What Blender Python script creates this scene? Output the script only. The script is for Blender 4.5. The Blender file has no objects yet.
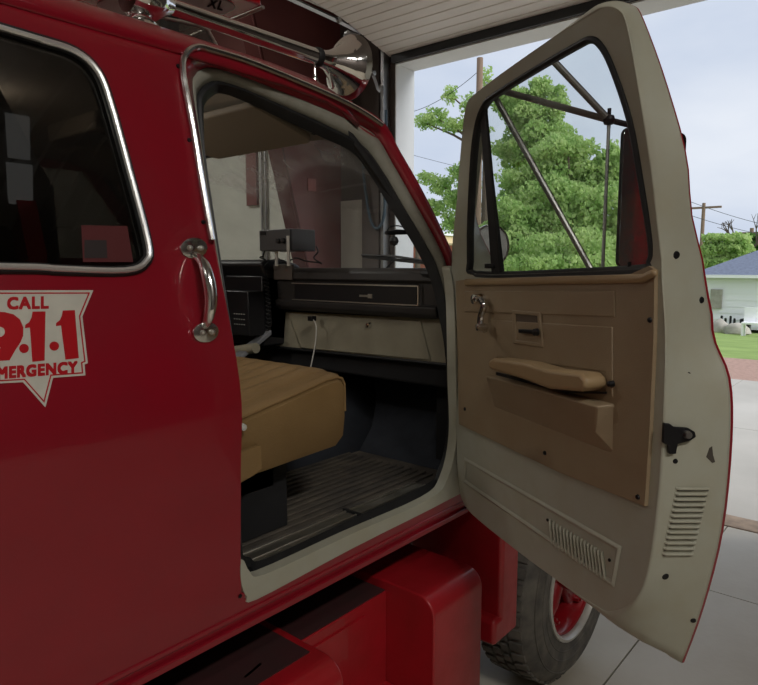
import bpy, bmesh, math, random
from mathutils import Vector, Matrix
from mathutils.geometry import delaunay_2d_cdt
random.seed(7)
sc = bpy.context.scene
COL = sc.collection
V = Vector
PI = math.pi

# ------------------------------------------------------------------ camera
TH, PH, FPX = math.radians(40.3), math.radians(6.7), 646.0
CAM = V((0, 0, 1.84))
F = V((math.cos(TH)*math.cos(PH), math.sin(TH)*math.cos(PH), -math.sin(PH)))
R = V((math.sin(TH), -math.cos(TH), 0)); U = R.cross(F)
def ray(px, py): return F + R*((px-379)/FPX) - U*((py-342.5)/FPX)
def at_plane(px, py, p, n):
    d = ray(px, py); n = V(n); return CAM + d*((V(p)-CAM).dot(n)/d.dot(n))
def atX(px, py, X): return at_plane(px, py, (X, 0, 0), (1, 0, 0))
def atY(px, py, Y): return at_plane(px, py, (0, Y, 0), (0, 1, 0))
def atZ(px, py, Z): return at_plane(px, py, (0, 0, Z), (0, 0, 1))
cd = bpy.data.cameras.new('camera'); cam = bpy.data.objects.new('camera', cd); COL.objects.link(cam)
cam.matrix_world = Matrix(((R.x, U.x, -F.x, CAM.x), (R.y, U.y, -F.y, CAM.y), (R.z, U.z, -F.z, CAM.z), (0, 0, 0, 1)))
cd.sensor_width = 36; cd.lens = FPX/758*36; cd.clip_start = .02; cd.clip_end = 500
sc.camera = cam
sc.view_settings.view_transform = 'Standard'; sc.view_settings.look = 'None'
sc.view_settings.exposure = 0.4; sc.view_settings.gamma = 1; sc.view_settings.use_curve_mapping = False
try:
    sc.cycles.use_denoising = True; sc.cycles.max_bounces = 10; sc.cycles.transparent_max_bounces = 16
    sc.cycles.sample_clamp_indirect = 6
except Exception: pass

# ------------------------------------------------------------------ materials
def srgb(r, g, b): return tuple(((c/255)/12.92 if c/255 <= .04045 else ((c/255+.055)/1.055)**2.4) for c in (r, g, b)) + (1,)
M = {}
def mat(name, col, rough=.5, metal=0, noise=0, scale=8, col2=None, bump=0, bscale=None, coat=0, spec=.5, detail=4, stretch=None, rvar=0, emis=None, trans=0):
    m = bpy.data.materials.new(name); m.use_nodes = True; nt = m.node_tree; b = nt.nodes['Principled BSDF']
    b.inputs['Base Color'].default_value = col; b.inputs['Roughness'].default_value = rough
    b.inputs['Metallic'].default_value = metal; b.inputs['Specular IOR Level'].default_value = spec
    b.inputs['Coat Weight'].default_value = coat; b.inputs['Coat Roughness'].default_value = .04
    b.inputs['Transmission Weight'].default_value = trans
    L = nt.links.new
    tc = nt.nodes.new('ShaderNodeTexCoord'); mp = nt.nodes.new('ShaderNodeMapping'); L(tc.outputs['Object'], mp.inputs[0])
    if stretch: mp.inputs['Scale'].default_value = stretch
    if noise:
        n = nt.nodes.new('ShaderNodeTexNoise'); n.inputs['Scale'].default_value = scale; n.inputs['Detail'].default_value = detail
        L(mp.outputs[0], n.inputs['Vector'])
        rr = nt.nodes.new('ShaderNodeMapRange'); rr.inputs['From Min'].default_value = .35; rr.inputs['From Max'].default_value = .7
        rr.inputs['To Max'].default_value = noise; L(n.outputs['Fac'], rr.inputs['Value'])
        mx = nt.nodes.new('ShaderNodeMix'); mx.data_type = 'RGBA'; mx.inputs['A'].default_value = col
        mx.inputs['B'].default_value = col2 or tuple(c*.6 for c in col[:3])+(1,)
        L(rr.outputs[0], mx.inputs['Factor']); L(mx.outputs['Result'], b.inputs['Base Color'])
        if rvar:
            r2 = nt.nodes.new('ShaderNodeMapRange'); r2.inputs['From Min'].default_value = .3; r2.inputs['From Max'].default_value = .7
            r2.inputs['To Min'].default_value = rough; r2.inputs['To Max'].default_value = rough+rvar
            L(n.outputs['Fac'], r2.inputs['Value']); L(r2.outputs[0], b.inputs['Roughness'])
    if bump:
        n = nt.nodes.new('ShaderNodeTexNoise'); n.inputs['Scale'].default_value = bscale or scale*4; n.inputs['Detail'].default_value = 5
        L(mp.outputs[0], n.inputs['Vector'])
        bp = nt.nodes.new('ShaderNodeBump'); bp.inputs['Strength'].default_value = bump; bp.inputs['Distance'].default_value = .01
        L(n.outputs['Fac'], bp.inputs['Height']); L(bp.outputs[0], b.inputs['Normal'])
    if emis:
        b.inputs['Emission Color'].default_value = emis[0]; b.inputs['Emission Strength'].default_value = emis[1]
    M[name] = m; return m
def glassmat(name, tint, gloss=.08, dust=0.0, dustcol=(.6, .6, .58, 1), dscale=3, fres=True, grough=.0, wipe=False):
    m = bpy.data.materials.new(name); m.use_nodes = True; nt = m.node_tree; nt.nodes.clear(); L = nt.links.new
    out = nt.nodes.new('ShaderNodeOutputMaterial'); t = nt.nodes.new('ShaderNodeBsdfTransparent'); t.inputs[0].default_value = tint
    g = nt.nodes.new('ShaderNodeBsdfGlossy'); g.inputs['Roughness'].default_value = grough
    mx = nt.nodes.new('ShaderNodeMixShader')
    if fres:
        lw = nt.nodes.new('ShaderNodeLayerWeight'); lw.inputs[0].default_value = .5
        pw = nt.nodes.new('ShaderNodeMath'); pw.operation = 'POWER'; pw.inputs[1].default_value = 5; L(lw.outputs['Facing'], pw.inputs[0])
        fr = nt.nodes.new('ShaderNodeMath'); fr.operation = 'MULTIPLY_ADD'; fr.inputs[1].default_value = .96; fr.inputs[2].default_value = .03; L(pw.outputs[0], fr.inputs[0])
        ad = nt.nodes.new('ShaderNodeMath'); ad.operation = 'ADD'; ad.inputs[1].default_value = gloss; L(fr.outputs[0], ad.inputs[0]); L(ad.outputs[0], mx.inputs[0])
    else: mx.inputs[0].default_value = gloss
    L(t.outputs[0], mx.inputs[1]); L(g.outputs[0], mx.inputs[2]); last = mx
    if dust:
        d = nt.nodes.new('ShaderNodeBsdfDiffuse'); d.inputs[0].default_value = dustcol
        tr = nt.nodes.new('ShaderNodeBsdfTranslucent'); tr.inputs[0].default_value = dustcol
        a = nt.nodes.new('ShaderNodeMixShader'); a.inputs[0].default_value = .6; L(d.outputs[0], a.inputs[1]); L(tr.outputs[0], a.inputs[2])
        tc = nt.nodes.new('ShaderNodeTexCoord'); n = nt.nodes.new('ShaderNodeTexNoise'); n.inputs['Scale'].default_value = dscale; n.inputs['Detail'].default_value = 8
        n.inputs['Roughness'].default_value = .7
        L(tc.outputs['Object'], n.inputs['Vector'])
        r = nt.nodes.new('ShaderNodeMapRange'); r.inputs['From Min'].default_value = .35; r.inputs['From Max'].default_value = .75; r.inputs['To Min'].default_value = dust*.3; r.inputs['To Max'].default_value = dust*1.3
        L(n.outputs['Fac'], r.inputs['Value']); fac = r.outputs[0]
        if wipe:      # wiper-cleared arcs centred on the two wiper pivots: dust lies thicker outside them
            prev = None
            for cy in (1.62, 2.5):
                vd = nt.nodes.new('ShaderNodeVectorMath'); vd.operation = 'DISTANCE'; vd.inputs[1].default_value = (1.95, cy, 1.80); L(tc.outputs['Object'], vd.inputs[0])
                c = nt.nodes.new('ShaderNodeMapRange'); c.inputs['From Min'].default_value = .50; c.inputs['From Max'].default_value = .53; L(vd.outputs['Value'], c.inputs['Value'])
                if prev is None: prev = c.outputs[0]
                else:
                    mu = nt.nodes.new('ShaderNodeMath'); mu.operation = 'MINIMUM'; L(prev, mu.inputs[0]); L(c.outputs[0], mu.inputs[1]); prev = mu.outputs[0]
            s = nt.nodes.new('ShaderNodeMapRange'); s.inputs['To Min'].default_value = .55; s.inputs['To Max'].default_value = 1.7; L(prev, s.inputs['Value'])
            mm = nt.nodes.new('ShaderNodeMath'); mm.operation = 'MULTIPLY'; L(fac, mm.inputs[0]); L(s.outputs[0], mm.inputs[1]); fac = mm.outputs[0]
        m2 = nt.nodes.new('ShaderNodeMixShader'); L(fac, m2.inputs[0]); L(last.outputs[0], m2.inputs[1]); L(a.outputs[0], m2.inputs[2]); last = m2
    L(last.outputs[0], out.inputs[0]); M[name] = m; return m

mat('red_paint', srgb(140, 16, 34), .28, coat=.7, noise=.5, scale=5, col2=srgb(126, 22, 34), rvar=.12, spec=.4)
mat('red_paint_step', srgb(168, 26, 36), .28, coat=.5, noise=.5, scale=9, col2=srgb(140, 24, 24), rvar=.2, bump=.05, bscale=60)
mat('red_paint_dusty', srgb(120, 18, 24), .45, noise=.6, scale=12, col2=srgb(96, 34, 32), bump=.08, bscale=50)
mat('cream_paint', srgb(170, 170, 155), .42, noise=.5, scale=14, col2=srgb(162, 156, 134), rvar=.1, spec=.4)
mat('pillar_cream', srgb(150, 148, 136), .5, noise=.5, scale=20, col2=srgb(126, 122, 108))
mat('tan_plastic', srgb(146, 128, 102), .5, noise=.4, scale=9, col2=srgb(134, 110, 82), bump=.12, bscale=350)
mat('tan_pad', srgb(156, 132, 98), .45, noise=.3, scale=9, col2=srgb(140, 116, 84), bump=.1, bscale=300)
mat('tan_vinyl', srgb(144, 116, 76), .5, noise=.5, scale=7, col2=srgb(120, 94, 56), bump=.15, bscale=200)
mat('tan_vinyl_ribbed', srgb(146, 118, 80), .42, noise=.5, scale=7, col2=srgb(124, 98, 62), bump=.15, bscale=200)
mat('black_rubber', srgb(24, 25, 27), .55, noise=.4, scale=20, col2=srgb(44, 45, 46))
mat('seal_grey', srgb(52, 54, 56), .5)
mat('dash_vinyl', srgb(58, 55, 54), .55, noise=.3, scale=12, bump=.1, bscale=300)
mat('dash_black', srgb(30, 30, 33), .4)
mat('dash_cream', srgb(158, 152, 132), .55, noise=.5, scale=7, col2=srgb(120, 114, 98))
mat('floor_mat', srgb(66, 62, 58), .75, noise=.8, scale=9, col2=srgb(104, 96, 84), bump=.4, bscale=60)
mat('dark_carpet', srgb(50, 54, 62), .9, noise=.5, scale=20, bump=.2, bscale=200)
mat('headliner', srgb(140, 132, 118), .8, noise=.4, scale=5)
mat('visor', srgb(122, 112, 96), .7)
mat('chrome', (.82, .82, .80, 1), .12, 1, noise=.5, scale=30, col2=(.55, .53, .5, 1), rvar=.12)
mat('chrome_clean', (.86, .86, .85, 1), .08, 1)
mat('aluminium', (.62, .60, .54, 1), .35, 1, noise=.6, scale=12, col2=(.35, .33, .29, 1), rvar=.2)
mat('steel_bar', (.30, .29, .28, 1), .42, 1, noise=.4, scale=30, col2=(.22, .22, .22, 1))
mat('track_steel', (.40, .40, .40, 1), .4, 1, noise=.4, scale=10)
mat('dark_metal', srgb(38, 38, 40), .4, .6)
mat('white_metal', srgb(210, 210, 204), .4)
mat('equipment_grey', srgb(112, 114, 118), .5)
mat('equipment_face', srgb(84, 84, 86), .45)
mat('tire_rubber', srgb(78, 76, 72), .75, noise=.7, scale=14, col2=srgb(122, 117, 107), bump=.1, bscale=60)
mat('rim_red', srgb(150, 14, 26), .35, coat=.4, noise=.5, scale=12, col2=srgb(96, 20, 24))
mat('rim_silver', srgb(200, 198, 190), .4, .3, noise=.4, scale=20)
mat('decal_white', srgb(206, 204, 192), .4, noise=.3, scale=20)
mat('decal_red', srgb(178, 20, 30), .35)
mat('white_trim', srgb(226, 228, 228), .6, noise=.3, scale=2, col2=srgb(208, 210, 210))
mat('door_panel_white', srgb(242, 238, 230), .55, noise=.3, scale=2, col2=srgb(232, 228, 220))
mat('weather_strip', srgb(40, 42, 44), .6)
mat('wall_liner_brown', srgb(84, 76, 72), .7, noise=.4, scale=2)
mat('wall_liner_white', srgb(196, 196, 186), .6, noise=.3, scale=2)
mat('maroon_steel', srgb(112, 60, 56), .6, noise=.5, scale=2, col2=srgb(94, 50, 48))
mat('maroon_wall', srgb(100, 58, 54), .6, noise=.5, scale=1.2, col2=srgb(84, 48, 45))
mat('ceiling_grey', srgb(150, 148, 144), .55, noise=.3, scale=1)
mat('concrete_in', srgb(190, 184, 170), .5, noise=.7, scale=1.6, col2=srgb(164, 152, 132), detail=9, bump=.1, bscale=30)
mat('concrete_out', srgb(184, 179, 170), .75, noise=.6, scale=.8, col2=srgb(152, 147, 138), detail=8, bump=.15, bscale=25)
mat('joint', srgb(70, 64, 56), .9)
mat('gravel', srgb(168, 136, 122), .95, noise=.8, scale=14, col2=srgb(140, 112, 100), bump=.5, bscale=40)
mat('grass', srgb(134, 156, 82), .95, noise=.9, scale=1.2, col2=srgb(108, 132, 62), bump=.8, bscale=30, detail=8)
mat('leaf', srgb(152, 184, 108), .6, noise=1, scale=1.6, col2=srgb(200, 218, 148), spec=.3)
mat('leaf_dark', srgb(70, 108, 46), .6, noise=1, scale=2, col2=srgb(112, 146, 72), spec=.3)
for k in ('leaf', 'leaf_dark'):
    nt = M[k].node_tree; b = nt.nodes['Principled BSDF']; tl = nt.nodes.new('ShaderNodeBsdfTranslucent'); mx = nt.nodes.new('ShaderNodeMixShader'); mx.inputs[0].default_value = .55
    mixn = [n for n in nt.nodes if n.type == 'MIX'][0]
    nt.links.new(mixn.outputs['Result'], tl.inputs[0]); out = [n for n in nt.nodes if n.type == 'OUTPUT_MATERIAL'][0]
    nt.links.new(b.outputs[0], mx.inputs[1]); nt.links.new(tl.outputs[0], mx.inputs[2]); nt.links.new(mx.outputs[0], out.inputs[0])
mat('bark', srgb(96, 82, 70), .9, noise=.6, scale=6, stretch=(4, 4, .6))
mat('pole_wood', srgb(140, 116, 98), .9, noise=.6, scale=5, stretch=(6, 6, .5))
mat('wire', srgb(60, 62, 66), .6)
mat('siding', srgb(250, 248, 250), .7)
mat('shingle', srgb(112, 120, 138), .9, noise=.7, scale=8, col2=srgb(92, 98, 116))
mat('brick', srgb(178, 104, 84), .9, noise=.7, scale=5, col2=srgb(150, 84, 66))
mat('tan_wall', srgb(214, 190, 150), .8)
mat('scrap', srgb(176, 170, 158), .8, noise=.6, scale=5)
mat('orange_lens', srgb(226, 120, 20), .25, coat=.5)
mat('red_lens', srgb(176, 16, 26), .25, coat=.6)
mat('tail_red', srgb(216, 30, 34), .3)
mat('label_grey', srgb(168, 172, 164), .5)
mat('fill_lamp_diffuser', (.95, .95, .92, 1), .5, emis=((1, .97, .92, 1), 5.0))
mat('fabric_dark', srgb(30, 30, 32), .9)
mat('white_cable', srgb(200, 198, 190), .5)
glassmat('glass_clear', (.93, .95, .94, 1), .0, dust=.035, dscale=4)
glassmat('glass_tinted', (.22, .21, .20, 1), .035, dust=.03, dustcol=(.35, .33, .3, 1), dscale=3)
glassmat('glass_windshield', (.90, .93, .92, 1), .0, dust=.26, dustcol=(.62, .60, .56, 1), dscale=5, wipe=True)
glassmat('glass_plastic', (.55, .53, .50, 1), .08, dust=.25, dustcol=(.4, .39, .36, 1))
mat('mirror_glass', (.50, .53, .60, 1), .02, 1, noise=.8, scale=60, col2=(.42, .43, .46, 1), rvar=.1)
mat('lamp_glass', (.85, .87, .86, 1), .15, 0, trans=.45)

# ------------------------------------------------------------------ mesh kit
class MB:
    def __init__(s): s.v = []; s.f = []
    def add(s, vs, fs):
        o = len(s.v); s.v += [V(p) for p in vs]; s.f += [tuple(i+o for i in f) for f in fs]; return s
    def box(s, lo, hi, f=None):
        p = [V((x, y, z)) for x in (lo[0], hi[0]) for y in (lo[1], hi[1]) for z in (lo[2], hi[2])]
        if f: p = [f(q) for q in p]
        return s.add(p, [(0, 1, 3, 2), (4, 6, 7, 5), (0, 4, 5, 1), (2, 3, 7, 6), (0, 2, 6, 4), (1, 5, 7, 3)])
    def tube(s, pts, r, n=10, closed=False, cap=True, sx=1.0, up=None):
        pts = [V(p) for p in pts]; N = len(pts); rs = r if isinstance(r, (list, tuple)) else [r]*N
        base = len(s.v); prev = None
        for i, p in enumerate(pts):
            a = pts[i-1] if (i > 0 or closed) else p; b = pts[(i+1) % N] if (i < N-1 or closed) else p
            t = (b-a).normalized() if (b-a).length > 1e-9 else V((0, 0, 1))
            if prev is None:
                q = V(up) if up else (V((0, 0, 1)) if abs(t.z) < .9 else V((1, 0, 0)))
            else: q = prev
            x = (q - t*q.dot(t)).normalized(); y = t.cross(x); prev = x
            for k in range(n):
                a2 = 2*PI*k/n; s.v.append(p + x*math.cos(a2)*rs[i] + y*math.sin(a2)*rs[i]*sx)
        m = N if closed else N-1
        for i in range(m):
            j = (i+1) % N
            for k in range(n):
                k2 = (k+1) % n; s.f.append((base+i*n+k, base+i*n+k2, base+j*n+k2, base+j*n+k))
        if cap and not closed:
            s.f.append(tuple(base+k for k in range(n))[::-1]); s.f.append(tuple(base+(N-1)*n+k for k in range(n)))
        return s
    def lathe(s, prof, o, ax, n=32, closed=False):          # prof (r, h)
        ax = V(ax).normalized(); x = ax.orthogonal().normalized(); y = ax.cross(x); o = V(o); base = len(s.v)
        for r, h in prof:
            for k in range(n):
                a = 2*PI*k/n; s.v.append(o + ax*h + (x*math.cos(a)+y*math.sin(a))*r)
        P = len(prof)
        for i in range(P if closed else P-1):
            j = (i+1) % P
            for k in range(n): k2 = (k+1) % n; s.f.append((base+i*n+k, base+i*n+k2, base+j*n+k2, base+j*n+k))
        return s
    def loft(s, loops, closed=True, cyc=False):
        base = len(s.v); n = len(loops[0])
        for l in loops: s.v += [V(p) for p in l]
        L = len(loops)
        for i in range(L if cyc else L-1):
            j = (i+1) % L
            for k in range(n if closed else n-1):
                k2 = (k+1) % n; s.f.append((base+i*n+k, base+i*n+k2, base+j*n+k2, base+j*n+k))
        return s
    def prism(s, poly, a, b, f):                            # poly 2D, extruded a..b, f(u,v,w)->world
        n = len(poly); lo = [f(u, v, a) for u, v in poly]; hi = [f(u, v, b) for u, v in poly]
        return s.add(lo+hi, [tuple(range(n))[::-1], tuple(range(n, 2*n))] + [(k, (k+1) % n, n+(k+1) % n, n+k) for k in range(n)])
    def build(s, name, m, parent=None, smooth=35, bevel=0, solid=0, sub=0, seg=2, recalc=True, kind=None):
        me = bpy.data.meshes.new(name); me.from_pydata([tuple(v) for v in s.v], [], s.f); me.validate(); me.update()
        if recalc:
            bm = bmesh.new(); bm.from_mesh(me); bmesh.ops.recalc_face_normals(bm, faces=bm.faces); bm.to_mesh(me); bm.free()
        if smooth:
            me.polygons.foreach_set('use_smooth', [True]*len(me.polygons)); me.set_sharp_from_angle(angle=math.radians(smooth))
        me.materials.append(M[m] if isinstance(m, str) else m)
        o = bpy.data.objects.new(name, me); COL.objects.link(o)
        if parent: attach(o, parent)
        if solid:
            q = o.modifiers.new('solid', 'SOLIDIFY'); q.thickness = abs(solid); q.offset = 0
        if bevel:
            q = o.modifiers.new('bevel', 'BEVEL'); q.width = bevel; q.segments = seg; q.limit_method = 'ANGLE'; q.angle_limit = math.radians(35)
        if sub:
            q = o.modifiers.new('sub', 'SUBSURF'); q.levels = sub; q.render_levels = sub
        if kind: o['kind'] = kind
        return o
def attach(o, parent):
    bpy.context.view_layer.update(); pm = parent.matrix_world.copy(); w = o.matrix_world.copy()
    o.parent = parent; o.matrix_parent_inverse = pm.inverted()
def thing(name, label, cat, loc=(0, 0, 0), group=None):
    o = bpy.data.objects.new(name, None); COL.objects.link(o); o.location = loc; o.empty_display_size = .1
    o['label'] = label; o['category'] = cat
    if group: o['group'] = group
    bpy.context.view_layer.update(); return o
def tag(o, label, cat, group=None):
    o['label'] = label; o['category'] = cat
    if group: o['group'] = group
    return o
def struct(o): o['kind'] = 'structure'; return o

def inside(p, poly):
    x, y = p; c = False; j = len(poly)-1
    for i in range(len(poly)):
        xi, yi = poly[i]; xj, yj = poly[j]
        if (yi > y) != (yj > y) and x < (xj-xi)*(y-yi)/(yj-yi)+xi: c = not c
        j = i
    return c
def dist_edge(p, poly):
    best = 9; P = V(p)
    for i in range(len(poly)):
        a = V(poly[i]); b = V(poly[(i+1) % len(poly)]); d = b-a; t = max(0, min(1, (P-a).dot(d)/max(d.dot(d), 1e-12)))
        best = min(best, (P-a-d*t).length)
    return best
def plate(mb, outer, holes, f, n0, n1, step=.05):
    """closed curved plate: 2D outline with holes, mapped by f(u,v,n), thickness n0..n1"""
    def dens(l):
        r = []
        for i in range(len(l)):
            a = V(l[i]); b = V(l[(i+1) % len(l)]); k = max(1, int((b-a).length/step))
            r += [tuple(a.lerp(b, t/k)) for t in range(k)]
        return r
    loops = [dens(outer)] + [dens(h) for h in holes]
    pts = []; edges = []
    for l in loops:
        o = len(pts); pts += l; edges += [(o+i, o+(i+1) % len(l)) for i in range(len(l))]
    us = [p[0] for p in outer]; vs = [p[1] for p in outer]; x = min(us)+step*.5
    while x < max(us):
        y = min(vs)+step*.5
        while y < max(vs):
            q = (x, y)
            if inside(q, outer) and not any(inside(q, h) for h in holes) and min(dist_edge(q, l) for l in [outer]+list(holes)) > step*.4: pts.append(q)
            y += step
        x += step
    rv, re, rf, ov, oe, of = delaunay_2d_cdt([V(p) for p in pts], edges, [], 0, 1e-6)
    fs = []
    for t in rf:
        c = sum((rv[i] for i in t), V((0, 0)))/len(t)
        if inside(c, outer) and not any(inside(c, h) for h in holes): fs.append(tuple(t))
    n = len(rv); A = [f(p[0], p[1], n0) for p in rv]; B = [f(p[0], p[1], n1) for p in rv]
    cnt = {}
    for t in fs:
        for i in range(len(t)):
            e = (t[i], t[(i+1) % len(t)]); k = tuple(sorted(e)); cnt.setdefault(k, []).append(e)
    side = [(a, b, b+n, a+n) for k, es in cnt.items() if len(es) == 1 for a, b in es]
    mb.add(A+B, [t for t in fs] + [tuple(i+n for i in t)[::-1] for t in fs] + side)
    return mb
def spline(pts, sub=5, closed=True):
    P = [V(p) for p in pts]; N = len(P); out = []
    for i in range(N if closed else N-1):
        if closed: a, b, c, d = P[i-1], P[i], P[(i+1) % N], P[(i+2) % N]
        else: a, b, c, d = P[max(i-1, 0)], P[i], P[i+1], P[min(i+2, N-1)]
        for k in range(sub):
            t = k/sub
            out.append(.5*((2*b)+(c-a)*t+(2*a-5*b+4*c-d)*t*t+(3*b-a-3*c+d)*t**3))
    if not closed: out.append(P[-1])
    return out
def rrect(x0, x1, y0, y1, r, n=5):
    out = []
    for cx, cy, a0 in ((x1-r, y1-r, 0), (x0+r, y1-r, 90), (x0+r, y0+r, 180), (x1-r, y0+r, 270)):
        for k in range(n+1):
            a = math.radians(a0+90*k/n); out.append((cx+r*math.cos(a), cy+r*math.sin(a)))
    return out

# ------------------------------------------------------------------ the truck cab side surface
def interp(tab, z):
    if z <= tab[0][0]: return tab[0][1]
    for (a, p), (b, q) in zip(tab, tab[1:]):
        if z <= b: return p+(q-p)*(z-a)/(b-a)
    return tab[-1][1]+(z-tab[-1][0])*.35
PROF = [(.96, 1.20), (1.0, 1.19), (1.07, 1.182), (1.3, 1.175), (1.50, 1.166), (1.555, 1.164), (1.60, 1.170), (1.84, 1.226), (1.90, 1.243), (2.20, 1.318), (2.34, 1.358), (2.36, 1.370)]
def S(z): return interp(PROF, z)
CY = 2.13                                                    # truck centreline
def side(x, z, n): return V((x, S(z)+n, z))
def farside(x, z, n): return V((x, 2*CY-S(z)-n, z))
def onside(px, py, n=0):
    z = 1.8
    for _ in range(14):
        p = atY(px, py, S(z)+n); z = .5*z+.5*p.z
    return p
def sideXZ(px, py, n=0): p = onside(px, py, n); return (p.x, p.z)

truck = thing('fire_truck', 'red crew cab fire truck parked in the garage with its passenger door open', 'fire truck', (2.0, CY, 0))

# opening loops, traced on the cab side surface at growing depth
C0 = [(240, 470), (240, 582), (244, 594), (255, 596), (350, 546), (448, 498), (457, 488), (458, 440), (458, 360), (457, 300), (453, 262), (440, 230), (420, 190), (400, 155), (382, 124), (345, 103), (300, 83), (250, 64), (215, 53), (198, 50), (187, 56), (184, 72), (196, 140), (213, 240), (239, 383)]
C1 = [(238, 470), (240, 578), (245, 590), (256, 592), (350, 543), (446, 495), (454, 486), (455, 440), (455, 360), (452, 300), (446, 264), (434, 237), (413, 199), (393, 164), (374, 134), (338, 115), (295, 97), (247, 78), (216, 68), (203, 68), (195, 74), (192, 88), (200, 145), (214, 242), (237, 385)]
C2 = [(236, 470), (239, 560), (246, 570), (262, 573), (350, 531), (430, 497), (446, 480), (454, 436), (452, 360), (446, 305), (438, 270), (425, 243), (403, 206), (383, 172), (362, 145), (328, 126), (288, 108), (242, 88), (218, 81), (207, 83), (199, 90), (196, 103), (201, 155), (215, 245), (236, 387)]
C3 = [(235, 470), (240, 546), (250, 558), (266, 559), (350, 520), (424, 486), (438, 470), (447, 432), (446, 360), (438, 310), (429, 275), (414, 245), (392, 210), (371, 176), (352, 152), (320, 136), (283, 119), (240, 99), (221, 93), (213, 95), (205, 103), (203, 115), (205, 165), (216, 250), (235, 390)]
def lo3(C, n): return [onside(p[0], p[1], n) for p in spline([V(c) for c in C], 5)]
LA, LB, LC, LD = lo3(C0, 0), lo3(C1, .028), lo3(C2, .045), lo3(C3, .07)
LA2 = [(p.x, p.z) for p in LA]

# skin: rear door and pillar, plus the narrow band round the front opening
N5 = 5
front = [LA[i] for i in range(7*N5, 23*N5)]                  # hinge pillar .. roof .. pillar top
ring_front = []
cen = V((1.35, 0, 1.75))
for p in [LA[i] for i in range(6*N5, 16*N5+1)]:
    d = V((p.x-cen.x, 0, p.z-cen.z)).normalized(); q = p+d*.012; ring_front.append((q.x, q.z))
for p in [LA[i] for i in range(17*N5, 20*N5)]:
    ring_front.append((p.x+.004, p.z+.016))
outer = [(-1.3, .985), (1.90, .985), (1.90, 1.05)] + [(max(a, 1.815) if b < 1.8 else a, b) for a, b in ring_front] + [(.85, 2.36), (-1.3, 2.36)]
win_px = [(-60, 20), (0, 28), (40, 40), (75, 52), (97, 72), (110, 105), (128, 170), (147, 243), (145, 262), (125, 271), (60, 270), (0, 268), (-60, 266)]
wl = [onside(px, py) for px, py in win_px[1:-1]]
WIN = [(p.x, p.z) for p in wl]
zt, zb = WIN[0][1], WIN[-1][1]
WINL = [(-.15, zb+.003), (-.21, zb+.03), (-.23, zb+.10), (-.23, zt-.05), (-.20, zt+.02), (-.12, zt+.03)]
WINC = [tuple(p) for p in spline([V(p) for p in WIN+WINL], 4)]
open_hole = LA2
mb = MB(); plate(mb, outer, [open_hole, WINC], side, 0, .02, .06)
cab = mb.build('cab_skin', 'red_paint', truck, smooth=30)
# far side skin with its own window and the closed far door
FW = rrect(1.02, 1.72, 1.88, 2.25, .06)
mb = MB(); plate(mb, [(-1.3, .985), (1.90, .985), (1.9, 1.8), (1.62, 2.2), (1.45, 2.36), (-1.3, 2.36)], [WINC, [(1.0, 1.88), (1.73, 1.88), (1.45, 2.2), (1.40, 2.26), (1.0, 2.26)]], farside, 0, .02, .12)
mb.build('cab_skin', 'red_paint', truck, smooth=30)
# roof shell
def arc_roof(inset=0):
    e = [(S(2.33)-.002, 2.325), (S(2.36)+.001, 2.358), (S(2.36)+.03, 2.385), (S(2.36)+.075, 2.402), (1.58, 2.418), (1.85, 2.428), (CY, 2.43)]
    return e + [(2*CY-y, z) for y, z in e[-2::-1]]
mb = MB(); cs = arc_roof()
xs = [(-1.3, 0), (.3, 0), (.9, 0), (1.2, .004), (1.36, .016), (1.44, .035), (1.50, .07)]
loops = []
for x, dz in xs: loops.append([V((x, y, z-dz*(.6+.4*min(1, abs(y-CY))))) for y, z in cs])
mb.loft(loops, closed=False); mb.build('roof', 'red_paint', truck, solid=.012)
# cream / red flanges and seal of the opening
MB().loft([LA, [a.lerp(b, .5)+V((0, .004, 0)) for a, b in zip(LA, LB)], LB]).build('door_opening_flange', 'red_paint', truck, solid=.004)
LBo = [p+V((0, -.006, 0)) for p in LB]
fl = MB().loft([[a.lerp(b, .05)+V((0, .0, 0)) for a, b in zip(LB, LC)], [a.lerp(b, .5)+V((0, -.004, 0)) for a, b in zip(LB, LC)], LC]); fl.build('door_pillar', 'pillar_cream', truck, solid=.004)
# sill strip: the wide cream band under the opening
sil = [(240, 566), (241, 584), (246, 596), (256, 599), (350, 549), (449, 499), (459, 488), (459, 440), (458, 380), (457, 320), (455, 285), (452, 268), (449, 268), (452, 285), (454, 320), (455, 380), (456, 436), (447, 478), (428, 499), (350, 534), (264, 574), (249, 571), (243, 560)]
S2 = [sideXZ(a, b, .0) for a, b in spline([V(c) for c in sil], 4)]
MB().prism(S2, -.003, .03, lambda x, z, n: side(x, z, n)).build('door_sill', 'cream_paint', truck)
MB().loft([LC, [a.lerp(b, .35)+V((0, -.012, 0)) for a, b in zip(LC, LD)], [a.lerp(b, .75)+V((0, -.006, 0)) for a, b in zip(LC, LD)], LD, lo3(C3, .12)]).build('weatherstrip', 'black_rubber', truck, solid=.003)
# rocker flange lips
for k, (z, r) in enumerate(((1.035, .007), (.992, .009))):
    pass
MB().box((-1.3, S(1.0)-.006, 1.012), (1.88, S(1.0)+.02, 1.026)).box((-1.3, S(1)-.010, .978), (1.88, S(1)+.03, .996)).build('rocker_flange', 'red_paint', truck, bevel=.003)
MB().box((-1.3, 1.27, .96), (2.5, 2.95, 1.0)).box((-1.3, 1.70, .72), (4.3, 1.78, .94)).box((-1.3, 2.48, .72), (4.3, 2.56, .94)).build('chassis_frame', 'fabric_dark', truck)
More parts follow.
